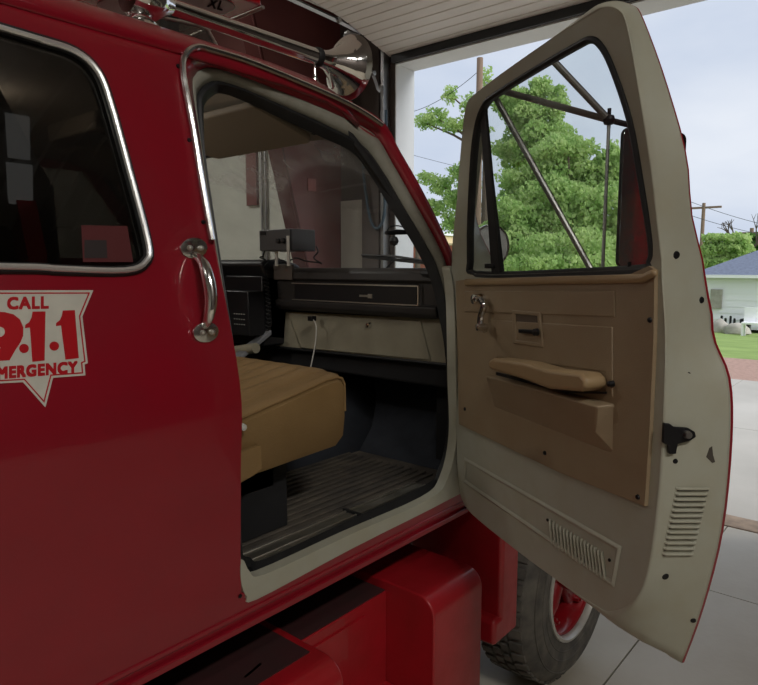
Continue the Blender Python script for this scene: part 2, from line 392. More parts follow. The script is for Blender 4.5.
# drip moulding (bright trim) along roof edge and down the pillar
dr = [(212, 240), (203, 190), (193, 128), (183, 72), (186, 54), (197, 47), (215, 51), (250, 62), (300, 82), (345, 102), (371, 117), (382, 125)]
drp = [onside(a, b, -.010) for a, b in spline([V(c) for c in dr], 6, False)]
MB().tube(drp, .0075, 8).build('drip_moulding', 'chrome', truck)
for i, (a, b) in enumerate([(178, 66), (189, 140), (203, 222), (240, 596)]):
    p = onside(a, b, -.001); MB().lathe([(0, -.004), (.004, -.003), (.005, 0)], p, (0, 1, 0), 10).build('rivet', 'dark_metal', truck)
# small bright weld dots along the inner red flange
# rear side window: tinted pane, rubber gasket and bright bead
c2 = V((sum(p[0] for p in WINC)/len(WINC), sum(p[1] for p in WINC)/len(WINC)))
def shrink(l, d): return [tuple(V(p)+(c2-V(p)).normalized()*d) for p in l]
mb = MB(); plate(mb, shrink(WINC, -.004), [], side, .006, .010, .08); sw = mb.build('side_window', 'glass_tinted', truck, smooth=30)
MB().tube([side(x, z, -.001) for x, z in WINC], .011, 8, closed=True).build('window_gasket', 'black_rubber', sw)
MB().tube([side(x, z, -.009) for x, z in shrink(WINC, .003)], .0062, 8, closed=True).build('bright_bead', mat('bead_bright', (.9, .9, .88, 1), .3, .8), sw)
mb = MB(); plate(mb, shrink(WINC, -.004), [], farside, .006, .010, .12); mb.build('side_window', 'glass_tinted', truck, smooth=30)
mb = MB(); plate(mb, [(1.0, 1.88), (1.73, 1.88), (1.45, 2.2), (1.40, 2.26), (1.0, 2.26)], [], farside, .006, .010, .12); mb.build('side_window', 'glass_clear', truck, smooth=30)
# reflected red panel painted as flat patches low in the rear window
st = [sideXZ(a, b) for a, b in ((82, 225), (128, 226), (134, 262), (84, 262))]
MB().prism(st, .003, .004, side).build('reflection_patch', mat('reflection_red', srgb(84, 22, 24), .6), truck)
st = [sideXZ(a, b) for a, b in ((85, 240), (107, 240), (108, 258), (85, 258))]
MB().prism(st, .002, .003, side).build('reflection_patch', mat('reflection_dark', srgb(40, 30, 30), .6), truck)

# ------------------------------------------------------------------ emergency decal
def dmap(u, v, n):                                           # traced lettering plane on the rear door skin
    p = onside(u*.219, v*.219+270); return V((p.x, p.y-.0008-n, p.z))
OUT = [(-150, 93), (425, 92), (375, 212), (400, 425), (385, 431), (389, 481), (241, 492), (206, 627), (104, 512), (-120, 524), (-122, 470), (-135, 465), (-112, 215)]
def poly_decal(poly, n, m, name='emergency_decal', parent=None, step=60):
    mb = MB(); plate(mb, poly, [], lambda u, v, w: dmap(u, v, w), n-.0003, n, step); return mb.build(name, m, parent or truck, smooth=0)
dec = poly_decal(OUT, .0004, 'decal_white')
def inset(poly, d):
    out = []; N = len(poly); area = sum(poly[i][0]*poly[(i+1) % N][1]-poly[(i+1) % N][0]*poly[i][1] for i in range(N))
    sg = 1 if area > 0 else -1
    for i in range(N):
        a, b, c = V(poly[i-1]), V(poly[i]), V(poly[(i+1) % N])
        e1 = (b-a).normalized(); e2 = (c-b).normalized(); n1 = V((-e1.y, e1.x))*sg; n2 = V((-e2.y, e2.x))*sg
        m = (n1+n2); k = max(m.length_squared/2, .35); out.append(tuple(b+m*(d/k)))
    return out
mb = MB(); plate(mb, inset(OUT, 10), [inset(OUT, 16)], dmap, .0004, .0008, 60); mb.build('decal_outline', 'decal_red', dec, smooth=0)
ONE = [(145, 190), (206, 189), (210, 300), (202, 300), (203, 413), (146, 419), (140, 262), (112, 266), (112, 252), (130, 238), (141, 215)]
ONE = [(147, 190), (206, 189), (202, 413), (146, 419), (135, 262), (112, 266), (114, 250), (132, 238), (143, 215)]
TWO = [(285, 185), (340, 183), (358, 402), (297, 409), (277, 253), (254, 256), (255, 242), (272, 228), (281, 208)]
def disk(cx, cy, rx, ry, n=24): return [(cx+rx*math.cos(2*PI*k/n), cy+ry*math.sin(2*PI*k/n)) for k in range(n)]
for pl in (ONE, TWO, disk(108, 358, 22, 21), disk(246, 347, 22, 21)): poly_decal(pl, .0008, 'decal_red', 'decal_letter', dec)
NINE = [(-30, 190), (20, 192), (60, 202), (90, 226), (105, 262), (104, 300), (92, 330), (68, 366), (42, 412), (-30, 416), (2, 352), (-25, 352), (-70, 345), (-100, 318), (-112, 272), (-102, 230), (-72, 202)]
mb = MB(); plate(mb, NINE, [disk(-6, 282, 27, 24)], dmap, .0004, .0008, 60); mb.build('decal_letter', 'decal_red', dec, smooth=0)
def text_mesh(txt, bold, conv, name, m, parent):
    cu = bpy.data.curves.new('t', 'FONT'); cu.body = txt; cu.resolution_u = 3; cu.space_character = 1.12
    o = bpy.data.objects.new('t', cu); COL.objects.link(o); bpy.context.view_layer.update()
    me = bpy.data.meshes.new_from_object(o.evaluated_get(bpy.context.evaluated_depsgraph_get()))
    xs = [v.co.x for v in me.vertices]; ys = [v.co.y for v in me.vertices]
    x0, x1, y0, y1 = min(xs), max(xs), min(ys), max(ys)
    vs = [conv((v.co.x-x0)/(x1-x0), (v.co.y-y0)/(y1-y0)) for v in me.vertices]
    fs = [tuple(p.vertices) for p in me.polygons]
    qq = conv(1, 0)-conv(0, 0); rr_ = conv(0, 1)-conv(0, 0); k_ = len(txt); ax_ = [(qq/k_, rr_)]*len(vs)
    bpy.data.objects.remove(o); bpy.data.curves.remove(cu); bpy.data.meshes.remove(me)
    mb = MB()
    for i, (dx, dy) in enumerate(((0, 0), (1, 0), (-1, 0), (0, 1), (0, -1), (1, 1), (-1, 1), (1, -1), (-1, -1))):
        mb.add([p+q*dx*bold+r*dy*bold+V((0, -.00002*i, 0)) for p, (q, r) in zip(vs, ax_)], fs)
    return mb.build(name, m, parent, smooth=0, recalc=False)
text_mesh('CALL', .07, lambda a, b: dmap(34+184*a, 178-b*(52-0*a)+(-4*a), .0006), 'decal_letter', 'decal_red', dec)
text_mesh('EMERGENCY', .085, lambda a, b: dmap(-48+398*a, (499-33*a)-b*(50-a*2), .0006), 'decal_letter', 'decal_red', dec)

# ------------------------------------------------------------------ grab handle on the pillar
top, bot = onside(193, 248, -.004), onside(205, 332, -.004)
nrm = V((0, -1, 0))
def pad(c, rx, ry, rot, nm='mounting_pad'):
    pts = [V((math.cos(a)*rx*math.cos(rot)-math.sin(a)*ry*math.sin(rot), math.cos(a)*rx*math.sin(rot)+math.sin(a)*ry*math.cos(rot), 0)) for a in [2*PI*k/24 for k in range(24)]]
    L1 = [c+V((p.x, -.000, p.y)) for p in pts]; L2 = [c+V((p.x, -.005, p.y)) for p in pts]; L3 = [c+V((p.x*.7, -.008, p.y*.7)) for p in pts]
    return MB().loft([L1, L2, L3, [c+V((0, -.009, 0))]*24])
gh = [(195, 255, .012), (203, 263, .035), (208, 278, .048), (211, 298, .05), (209, 316, .038), (205, 326, .014)]
pts = spline([onside(a, b, -h) for a, b, h in gh], 6, False)
N = len(pts); rs = [.008+.008*math.sin(PI*i/(N-1)) for i in range(N)]
han = MB().tube(pts, rs, 14, sx=.8).build('grab_handle', 'chrome', truck)
p = pad(top, .034, .022, .1); p.build('mounting_pad', 'chrome', han)
p = pad(bot, .032, .022, 0); p.build('mounting_pad', 'chrome', han)
for c, dx in ((top, -.014), (top, .014), (bot, -.012), (bot, .012)):
    MB().lathe([(0, .010), (.005, .008), (.006, .004), (.0065, 0)], c+V((dx, -.006, 0)), (0, -1, 0), 12).build('screw', 'aluminium', han)

# ------------------------------------------------------------------ interior of the cab
intr = truck
mb = MB()
fz = 1.065
mb.box((-1.28, S(1.07)+.05, fz-.03), (2.1, 2*CY-S(1.07)-.03, fz)); mb.build('cab_floor', 'floor_mat', truck)
# toe board, firewall
mb = MB(); prof = [(1.98, 1.06), (2.10, 1.14), (2.28, 1.38), (2.30, 1.80)]
mb.loft([[V((x, y, z)) for x, z in prof] for y in (1.25, 1.6, 2.13, 2.6, 3.0)], closed=False).build('toe_board', 'dark_carpet', truck, solid=.01)
mb = MB(); prof = [(1.15, 1.06), (1.25, 1.15), (1.8, 1.24), (2.25, 1.40)]
tun = []
for x, z in prof: tun.append([V((x, CY+dy, 1.06+(z-1.06)*k)) for dy, k in ((-.34, 0), (-.26, .6), (-.16, .95), (0, 1), (.16, .95), (.26, .6), (.34, 0))])
mb.loft(tun, closed=False).build('transmission_tunnel', 'dark_carpet', truck, solid=.01)
# rubber mat with raised ridges running along the cab
mb = MB()
for k in range(15):
    y = 1.36+k*.035; mb.box((.9, y, fz), (1.92, y+.012, fz+.008))
mb.build('floor_mat', 'floor_mat', truck, bevel=.003)
# scuff plate over the sill
A = onside(252, 566, .055); B = onside(432, 484, .055)
x0, x1 = A.x+.01, B.x+.03
mb = MB(); y0 = S(1.07)
for k, (dy, h, w) in enumerate(((.052, .004, .010), (.068, .009, .008), (.080, .004, .016), (.100, .009, .006), (.110, .004, .030), (.144, .008, .007))):
    mb.box((x0, y0+dy, fz+.012), (x1, y0+dy+w, fz+.014+h))
mb.box((x0-.01, y0+.045, fz), (x1+.01, y0+.155, fz+.013)); mb.build('scuff_plate', 'aluminium', truck, bevel=.002)
xm = (x0*.45+x1*.55)
MB().box((xm-.004, y0+.04, fz+.006), (xm+.004, y0+.16, fz+.026)).build('scuff_plate_joint', 'black_rubber', truck)
# inner side walls below the opening and far side trim
MB().box((-1.28, 2*CY-S(1.5)-.06, 1.06), (1.9, 2*CY-S(1.5)-.03, 1.83)).build('side_trim', 'dark_carpet', truck)
mb = MB(); plate(mb, [(-1.28, 1.06), (.84, 1.06), (.84, 2.30), (-1.28, 2.30)], [WINC], lambda x, z, n: side(x, z, n), .035, .05, .08); mb.build('side_trim', 'dark_carpet', truck, smooth=30)
MB().box((-1.32, 1.3, 1.0), (-1.28, 2.96, 2.38)).build('cab_rear_panel', 'dark_carpet', truck)
# headliner
mb = MB(); e = [(1.42, 2.30), (1.50, 2.335), (1.8, 2.35), (CY, 2.355), (2.46, 2.35), (2.76, 2.335), (2.84, 2.30)]
mb.loft([[V((x, y, z-dz)) for y, z in e] for x, dz in ((-1.28, 0), (.9, 0), (1.25, .01), (1.42, .04), (1.52, .085))], closed=False).build('headliner', 'headliner', truck, solid=.012)
# overhead trim rail inside the door opening
# sun visors
def visor(y0_, y1_):
    f = lambda x, y, n: V((x, y, 2.305-(x-1.22)*.28+n))
    poly = [tuple(q) for q in rrect(1.22, 1.46, y0_, y1_, .035)]
    return MB().prism(poly, -.012, .008, f)
visor(1.50, 2.02).build('sun_visor', 'visor', truck, bevel=.006, seg=3)
visor(2.26, 2.76).build('sun_visor', 'visor', truck, bevel=.006, seg=3)
MB().tube([(1.44, 1.49, 2.26), (1.45, 1.47, 2.262), (1.46, 1.45, 2.28)], .006, 8).build('visor_rod', 'chrome', truck)
# overhead switch console
con = MB().box((1.05, 2.10, 2.285), (1.30, 2.45, 2.345)).build('overhead_console', 'visor', truck, bevel=.01)
MB().box((1.09, 2.14, 2.278), (1.20, 2.42, 2.288)).build('switch_panel', 'dash_black', con, bevel=.002)
for k in range(4): MB().box((1.235, 2.14+k*.035, 2.277), (1.275, 2.158+k*.035, 2.287)).build('switch', 'dash_black', con, bevel=.002)
# fill lamp added under the headliner to brighten the cab
dl = MB().lathe([(.001, -.028), (.04, -.024), (.055, -.008), (.06, 0)], (.70, CY, 2.352), (0, 0, 1), 24).build('cab_fill_lamp', 'fill_lamp_diffuser', truck)
pld = bpy.data.lights.new('cab_fill_bulb', 'POINT'); pld.energy = 4.2; pld.shadow_soft_size = .05; pld.color = (1, .95, .88)
plo = bpy.data.objects.new('cab_fill_bulb', pld); COL.objects.link(plo); plo.location = (.70, CY, 2.26); attach(plo, dl)
# windshield
WB = lambda y: V((2.04-.22*((y-CY)/.83)**2*abs((y-CY)/.83)**.5, y, 1.825))
def wtop(y): return V((1.56-.10*((y-CY)/.72)**2, y, 2.275-.012*abs(y-CY)))
cols = []
for k in range(21):
    a = -1+2*k/20; yb = CY+a*.835; yt = CY+a*.745
    pb, pt = WB(yb), wtop(yt)
    cols.append([pb.lerp(pt, t/6)+V((.02*math.sin(PI*t/6), 0, .01*math.sin(PI*t/6))) for t in range(7)])
ws = MB().loft(cols, closed=False).build('windshield', 'glass_windshield', truck, smooth=60, recalc=False)
MB().tube([c[-1]+V((0, 0, .004)) for c in cols], .014, 8).build('windshield_gasket', 'black_rubber', ws)
MB().tube([c[0]+V((0, 0, -.01)) for c in cols], .014, 8).build('windshield_gasket', 'black_rubber', ws)
MB().tube(cols[0], .014, 8).build('windshield_gasket', 'black_rubber', ws)
MB().tube(cols[-1], .014, 8).build('windshield_gasket', 'black_rubber', ws)
# header panel above the glass, outside
MB().loft([[V((1.50, y, 2.36-.028*min(1, abs(y-CY)))) for y in [CY+k*.075 for k in range(-10, 11)]], [wtop(CY+k*.0745)+V((0.005, 0, .012)) for k in range(-10, 11)]], closed=False).build('windshield_header', 'red_paint', truck, solid=.008)
# A pillars: solid between skin ring and the glass edge
for s_ in (0, 1):
    col = cols[0] if s_ == 0 else cols[-1]
    oc = [onside(a, b, .03) for a, b in ((451, 268), (437, 240), (416, 204), (396, 170), (376, 140), (352, 124), (330, 113))]
    if s_: oc = [V((p.x, 2*CY-p.y, p.z)) for p in oc]
    MB().loft([[p+V((.018, 0, 0.004)) for p in oc], [p+V((0.02, 0, 0)) for p in col]], closed=False).build('windshield_pillar', 'red_paint', truck, solid=.006)
# wiper, parked just outside the glass
a, b = atX(362, 255, 1.99), atX(432, 262, 1.90)
wp = MB().tube([a, a.lerp(b, .5)+V((.012, 0, .006)), b], .005, 8).build('wiper', 'dark_metal', truck)
MB().box((0, 0, 0), (1, 1, 1), lambda q: a.lerp(b, .0+q.x*.97)+V((.004+q.y*.006, 0, -.012+q.z*.012))).build('wiper_blade', 'black_rubber', wp)
m1 = a.lerp(b, .45); MB().tube([m1+V((.015, 0, .01)), m1+V((.06, .03, -.005)), V((2.06, m1.y+.12, 1.83))], .004, 8).build('wiper_arm', 'dark_metal', wp)

# dashboard: padded upper body with recessed trim band, cream lower panel
DX = 1.86
yr, yl = 1.30, 2.96
def dash_pt(px, py, X=DX): return atX(px, py, X)
zt_ = 1.832; z1 = dash_pt(350, 281).z; z2 = dash_pt(350, 286).z; z3 = dash_pt(350, 302).z; z4 = dash_pt(350, 313).z
prof = [(2.00, 1.822), (1.93, 1.835), (DX+.012, zt_), (DX-.008, zt_-.015), (DX-.012, z1+.004), (DX+.004, z1-.002), (DX+.006, z3), (DX-.010, z3-.006), (DX-.006, z4+.012), (DX+.012, z4-.004), (2.0, z4-.01), (2.2, z4+.02), (2.2, 1.81)]
mb = MB(); mb.loft([[V((x, y, z)) for x, z in prof] for y in (yr+.01, 1.5, 2.35)]);
n = len(prof); mb.f += [tuple(range(n)), tuple(range(2*n, 3*n))[::-1]]
dash = mb.build('dashboard', 'dash_vinyl', truck, bevel=.004, smooth=40)
MB().box((DX-.004, yr+.10, z3+.004), (DX+.010, 2.04, z1-.006)).build('trim_band', 'dash_black', dash)
def band(z, y0_=None, y1_=None): return MB().box((DX-.013, y0_ or yr+.085, z-.0022), (DX-.006, y1_ or 2.05, z+.0022))
b1 = band(z2+.006); b1.box((DX-.013, yr+.085, z3-.002), (DX-.006, 2.05, z3+.002)); b1.box((DX-.013, yr+.083, z3-.002), (DX-.006, yr+.088, z2+.008)); b1.build('bright_trim', 'aluminium', dash)
# model badge: a row of small raised marks ending in a square emblem
q = dash_pt(369, 296)
mb = MB()
for k in range(5): mb.box((DX-.008, q.y-.012+.0+k*.0088+.014, q.z-.004), (DX-.003, q.y-.012+.006+k*.0088+.014, q.z+.004))
mb.box((DX-.009, q.y-.022, q.z-.008), (DX-.003, q.y-.001, q.z+.008)); mb.build('badge', 'aluminium', dash)
# driver's instrument hood (higher, bulging rearwards)
pr = [(2.0, 1.845), (1.90, 1.872), (1.80, 1.868), (1.775, 1.85), (1.80, 1.80), (1.82, 1.60), (1.80, 1.53), (2.0, 1.50)]
mb = MB(); mb.loft([[V((x, y, z)) for x, z in pr] for y in (2.16, 2.20, 2.9, 2.94)]); n = len(pr)
mb.f += [tuple(range(n)), tuple(range(3*n, 4*n))[::-1]]
mb.build('instrument_hood', 'dash_black', truck, bevel=.01, smooth=45)
q1, q2 = dash_pt(269, 264), dash_pt(295, 280)
MB().box((DX-.016, q2.y, q2.z), (DX+.0, q1.y, q1.z-.002)).build('dash_patch', mat('patch_grey', srgb(98, 90, 84), .6), truck, bevel=.002)
# lower panel and glove box door
def lowp(px, py): p = atX(px, py, 1.90); return (p.y, p.z)
g = [lowp(274, 311), lowp(452, 320), lowp(452, 364), lowp(277, 346)]
LPF = lambda y, z, n: V((1.90+(1.55-z)*(-.10)+n, y, z))
lp = MB().prism(g, 0, .012, LPF).build('lower_dash_panel', 'dash_cream', truck, bevel=.003)
gd = [lowp(288, 314), lowp(420, 321), lowp(432, 360), lowp(303, 348)]
MB().prism(gd, -.007, .002, LPF).build('glove_box_door', 'dash_cream', lp, bevel=.005, seg=3)
bq = lowp(370, 325); MB().lathe([(0, .018), (.009, .016), (.011, .006), (.013, 0)], LPF(bq[0], bq[1], -.006), (-1, 0, 0), 16).build('glove_box_button', 'chrome', lp)
a, b = lowp(277, 347), lowp(452, 365)
MB().tube([LPF(a[0], a[1], 0), LPF(b[0], b[1], 0)], .006, 8).build('panel_edge', 'black_rubber', lp)
hz = [lowp(270, 350), lowp(458, 366), lowp(458, 400), lowp(270, 380)]
MB().box((1.92, 1.26, 1.40), (2.24, 2.95, 1.50)).build('heater_duct', 'fabric_dark', truck, bevel=.01)
# centre stack: radio, switch box, parking brake bracket
cs_ = MB().box((1.78, 2.16, 1.50), (1.95, 2.42, 1.80)).build('centre_stack', 'dash_black', truck, bevel=.006)
q1 = atX(232, 290, 1.77); q2 = atX(262, 335, 1.77)
sb = MB().box((1.70, q2.y, q2.z), (1.79, q1.y, q1.z)).build('switch_box', 'dash_black', truck, bevel=.004)
for r in range(3):
    for k in range(5):
        p = V((1.699, q2.y+.025+k*.016, q2.z+.045+r*.022)); MB().box(p, p+V((.004, .008, .004))).build('switch_light', 'label_grey', sb)
p1, p2 = atX(232, 362, 1.66), atX(268, 332, 1.80)
MB().box((0, 0, 0), (1, 1, 1), lambda q: p1.lerp(p2, q.x)+V((0, (q.y-.5)*.05, (q.z-.5)*.022))).build('brake_bracket', 'equipment_grey', truck, bevel=.003)
p1, p2 = atX(228, 352, 1.72), atX(256, 348, 1.72)
MB().tube([p1, p2], .022, 14).build('steering_column', 'dash_cream', truck)
# steering wheel on the far side
mb = MB(); c = V((1.62, 2.62, 1.74)); ax = V((-.85, 0, .5)).normalized(); xx = V((0, 1, 0)); yy = ax.cross(xx)
mb.tube([c+(xx*math.cos(2*PI*k/36)+yy*math.sin(2*PI*k/36))*.20 for k in range(36)], .013, 10, closed=True)
swh = mb.build('steering_wheel', 'dash_black', truck)
MB().lathe([(0, .03), (.05, .02), (.06, -.02), (.03, -.06)], c-ax*.03, ax, 20).build('hub', 'dash_black', swh)
for an in (20, 160, 270): MB().tube([c-ax*.02, c+(xx*math.cos(math.radians(an))+yy*math.sin(math.radians(an)))*.2], .010, 8).build('spoke', 'dash_black', swh)
MB().tube([c-ax*.05, c-ax*.45], .03, 12).build('column_shroud', 'dash_black', swh)
# coiled microphone cord
pc = []
a, b = atX(262, 256, 1.80), atX(268, 335, 1.80)
for k in range(140):
    t = k/139; c = a.lerp(b, t)+V((0, -.02*math.sin(PI*t), 0)); an = k*.9
    pc.append(c+V((math.cos(an)*.011, math.sin(an)*.011, 0)))
MB().tube(pc, .0028, 6).build('coiled_cord', 'black_rubber', truck)
# white cable falling from under the dash
a = dash_pt(312, 318, 1.85); pc = spline([a, dash_pt(316, 326, 1.84), dash_pt(315, 345, 1.83), dash_pt(309, 375, 1.80)], 6, False)
wc = MB().tube(pc, .0025, 8).build('white_cable', 'white_cable', truck)
MB().box((1.835, a.y-.012, a.z-.012), (1.865, a.y+.012, a.z+.008)).build('cable_plug', 'dark_metal', wc, bevel=.003)

# two-way radio on brackets, standing on the dash top
r0, r1 = atX(260, 250, 1.76), atX(303, 229, 1.76)
def RB(q): return V((q.x, q.y, q.z))
ry1, ry0 = atX(260, 240, 1.76).y, atX(291, 240, 1.76).y
rz0, rz1 = atX(280, 252, 1.76).z+.004, atX(280, 229, 1.76).z
rad = MB().box((1.765, ry0-.00, rz0), (1.895, ry1, rz1)).build('siren_control', 'equipment_grey', truck, bevel=.003)
MB().box((1.755, ry0+.002, rz0+.002), (1.767, ry1-.002, rz1-.002)).build('face_plate', 'equipment_face', rad, bevel=.002)
for dy in (.035, .065): MB().lathe([(0, .014), (.010, .012), (.011, 0)], (1.755, ry0+dy, (rz0+rz1)/2-.004), (-1, 0, 0), 16).build('knob', 'dash_black', rad)
MB().box((1.752, ry1-.045, rz1-.022), (1.757, ry1-.012, rz1-.008)).build('display', 'dash_black', rad)
for px in (278, 297):
    t0, t1 = atX(px, 266, 1.80), atX(px+(3 if px > 280 else 0), 236 if px > 280 else 251, 1.80)
    hy = .008
    MB().box((1.79 if px < 280 else 1.752, t0.y-hy, t0.z), (1.795 if px < 280 else 1.757, t0.y+hy, t1.z)).build('bracket', 'white_metal', rad, bevel=.001)
a = dash_pt(293, 255, 1.85)
pc = spline([atX(275, 256, 1.80), atX(285, 262, 1.80), atX(296, 258, 1.82), atX(306, 261, 1.82), atX(322, 263, 1.85)], 6, False)
MB().tube(pc, .003, 7).build('power_cord', 'black_rubber', rad)
pc = spline([atX(316, 246, 1.86), atX(318, 252, 1.86), atX(314, 258, 1.86), atX(322, 264, 1.86)], 6, False)
MB().tube(pc, .003, 7).build('power_cord', 'black_rubber', rad)
pc = spline([atX(265, 250, 1.76), atX(263, 258, 1.76), atX(268, 262, 1.78), atX(262, 268, 1.80)], 6, False)
MB().tube(pc, .003, 7).build('power_cord', 'black_rubber', rad)

# bench seat: ribbed top, plain side
sx0, sx1, sy0, sy1 = .30, 1.43, 1.345, 2.92
def seat_z(x): return 1.462+(x-1.04)*.165
mb = MB(); rows = []
ys = [sy0+(sy1-sy0)*k/360 for k in range(361)]
def seat_section(y):
    e = max(0, 1-min(y-sy0, sy1-y)/.035); w = 0
    if y-sy0 > .07 and sy1-y > .07: w = .020*abs(math.sin(PI*(y-sy0-.07)/.07))**.6
    dz = -.010*e*e; pts = []
    for x, dd in ((sx0, 0), (.7, 0), (1.0, 0), (1.25, -.001), (1.35, .002), (1.395, -.002), (1.418, -.012), (1.428, -.032)):
        pts.append((x-.02*e*e*(x > 1.2), seat_z(x)+dd+dz+(w if x < 1.38 else w*.4)))
    pts += [(1.43-.02*e*e, 1.40), (1.422-.02*e*e, 1.325), (1.39-.02*e, 1.300), (sx0, 1.26)]
    return [V((x, y, z)) for x, z in pts]
secs = [seat_section(y) for y in ys]
mb.loft(secs)
seat = mb.build('bench_seat', 'tan_vinyl_ribbed', truck, smooth=50)
n = 12
# bolster on the near side of the cushion
sp = secs[0]; loops = []
for k, (ex, oy) in enumerate(((0, .0), (0, -.012), (.004, -.024), (.012, -.030))):
    cc = V((.9, 0, 1.36)); loops.append([V((p.x-(.006*k if p.x > 1.2 else 0), sy0+.002+oy, p.z-(.003*k if p.z > 1.38 else -.003*k))) for p in sp])
mb = MB().loft(loops); mb.f.append(tuple(range(3*12, 4*12))); mb.build('side_bolster', 'tan_vinyl', seat, smooth=50)
MB().tube([V((p.x, sy0-.012, p.z+.002)) for p in sp[:9]], .0045, 8).build('piping', 'tan_vinyl', seat)
MB().prism([(.40, 1.45), (.62, 1.45), (.60, 2.0), (.50, 2.2), (.38, 2.2)], 1.36, 2.9, lambda x, z, y: V((x, y, z))).build('backrest', 'tan_vinyl', seat, bevel=.03, seg=3)
p0, p1 = atY(238, 452, 1.30), atY(262, 473, 1.30)
br = MB().prism([(p0.x-.1, p0.z-.01), (p1.x-.004, p0.z+.003), (p1.x, p0.z-.01), (p1.x, p1.z+.01), (p1.x-.03, p1.z), (p0.x-.1, p1.z-.03)], 1.297, 1.315, lambda x, z, y: V((x, y, z))).build('seat_hinge_cover', 'tan_vinyl', seat, bevel=.003)
MB().lathe([(0, .012), (.008, .01), (.010, 0)], atY(242, 427, 1.298), (0, -1, 0), 14).build('bolt_cap', 'white_metal', seat)
MB().box((.3, 1.42, 1.065), (1.25, 1.47, 1.30)).box((.3, 2.8, 1.065), (1.25, 2.85, 1.30)).box((.5, 1.42, 1.2), (1.2, 2.85, 1.28)).build('seat_frame', 'fabric_dark', seat, bevel=.004)

# ------------------------------------------------------------------ the open door
ZB = 1.05                                                     # bottom of the inner door face
P1 = CAM+ray(475, 515)*((ZB-CAM.z)/ray(475, 515).z); P2 = CAM+ray(600, 604)*((ZB-CAM.z)/ray(600, 604).z)
du = (P2-P1); du.z = 0; du.normalize(); dn = V((du.y, -du.x, 0))   # dn towards cabin side (inner)
if dn.dot(CAM-P1) < 0: dn = -dn
P0 = P1-du*((P1.y-1.17)/(-du.y))*-1 if False else P1+du*((1.17-P1.y)/du.y); P0.z = 0
def kz(z): return 1-.52*max(0, min(1, (z-1.74)/.22))
def D(s, z, n):
    if n < 0: n *= kz(z)
    t = .235*max(0, z-1.86)
    return P0+du*s+dn*(n+t)+V((0, 0, z))
def dp(px, py, n=0):
    z = 1.8
    for _ in range(20):
        p = at_plane(px, py, P0+dn*((n*kz(z) if n < 0 else n)+.235*max(0, z-1.86)), dn); z = .5*z+.5*p.z
    q = p-P0; return (q.dot(du), p.z)
def DS(px, py, s):                                            # point at a given distance along the door: returns n, z
    p = at_plane(px, py, P0+du*s, du); return ((p-P0).dot(dn)-.235*max(0, p.z-1.86), p.z)
door = bpy.data.objects.new('open_door', None); COL.objects.link(door); door.location = P0+V((0, 0, 1.06)); door.empty_display_size = .1; attach(door, truck)
door['label'] = 'open passenger door with cream inner shell and tan trim'
print('door dir', du, 'P0', P0, 'len', dp(655, 450), 'outer', dp(731, 383, -.15), dp(683, 662, -.15))
# inner face outline
IN = [(457, 440), (456, 300), (452, 262), (457, 200), (461, 150), (466, 108), (478, 92), (530, 54), (588, 16), (604, 8), (618, 10), (627, 26), (638, 90), (650, 170), (661, 260), (665, 340), (662, 430), (656, 510), (646, 575), (632, 602), (612, 611), (592, 603), (530, 560), (478, 519), (464, 503), (459, 484)]
OUTD = [(462, 440), (460, 300), (456, 258), (461, 196), (466, 146), (471, 104), (482, 90), (534, 50), (592, 12), (612, 2), (632, 6), (643, 20), (668, 90), (688, 170), (702, 260), (712, 330), (729, 378), (731, 440), (722, 530), (703, 606), (683, 662), (655, 640), (560, 566), (488, 518), (472, 500), (464, 484)]
THK = .15
Iin = [dp(a, b, 0) for a, b in IN]
Oin = []
for i, (a, b) in enumerate(OUTD):
    if 8 <= i <= 21: Oin.append(dp(a, b, -THK))
    else: s, z = Iin[i]; Oin.append((s-.0, z-(.012 if z < 1.3 else 0)+(.008 if z > 2.2 else 0)))
Isp = [tuple(p) for p in spline([V(p) for p in Iin], 4)]
Osp = []
Ov = [V(p) for p in Oin]
for i in range(len(Ov)):
    sharp = i in (20,) ; nx = (i+1) % len(Ov)
    a, b, c, d = Ov[i-1], Ov[i], Ov[nx], Ov[(i+2) % len(Ov)]
    if i in (20,): a = b
    if nx in (20,): d = c
    if i in (20, 19, 21) and False: pass
    for k in range(4):
        t = k/4; q = .5*((2*b)+(c-a)*t+(2*a-5*b+4*c-d)*t*t+(3*b-a-3*c+d)*t**3); Osp.append((q.x, q.y))
Wd = [(471, 273), (468, 262), (470, 200), (474, 140), (483, 106), (500, 91), (540, 66), (578, 44), (590, 39), (600, 44), (612, 66), (630, 120), (641, 180), (650, 240), (648, 262), (640, 269), (560, 273), (500, 275)]
Wsp = [tuple(p) for p in spline([V(dp(a, b, 0)) for a, b in Wd], 4)]
mb = MB(); plate(mb, Isp, [Wsp], D, -.004, 0, .05)
shell = mb.build('door_inner_shell', 'cream_paint', door, smooth=30)
# jamb: rolled edge from the inner face to the outer skin
def lp3(l, n): return [D(s, z, n) for s, z in l]
def mixl(A_, B_, t): return [(a[0]+(b[0]-a[0])*t, a[1]+(b[1]-a[1])*t) for a, b in zip(A_, B_)]
MB().loft([lp3(Isp, 0), lp3(mixl(Isp, Osp, .12), -.006), lp3(mixl(Isp, Osp, .34), -.03), lp3(mixl(Isp, Osp, .62), -.075), lp3(mixl(Isp, Osp, .88), -.128), lp3(mixl(Isp, Osp, .965), -.139), lp3(Osp, -.146)]).build('door_jamb', 'cream_paint', door, smooth=50, solid=.003)
co = V((.4, 1.7))
def grow(l, d): return [tuple(V(p)+(V(p)-co).normalized()*d) for p in l]
Wpx = [tuple(p) for p in spline([V(dp(a, b, -.15)) for a, b in Wd], 4)]
Wout = [(max(p[0]+(q[0]-p[0])*.8, .035), p[1]+(q[1]-p[1])*.8) for p, q in zip(Wsp, Wpx)]
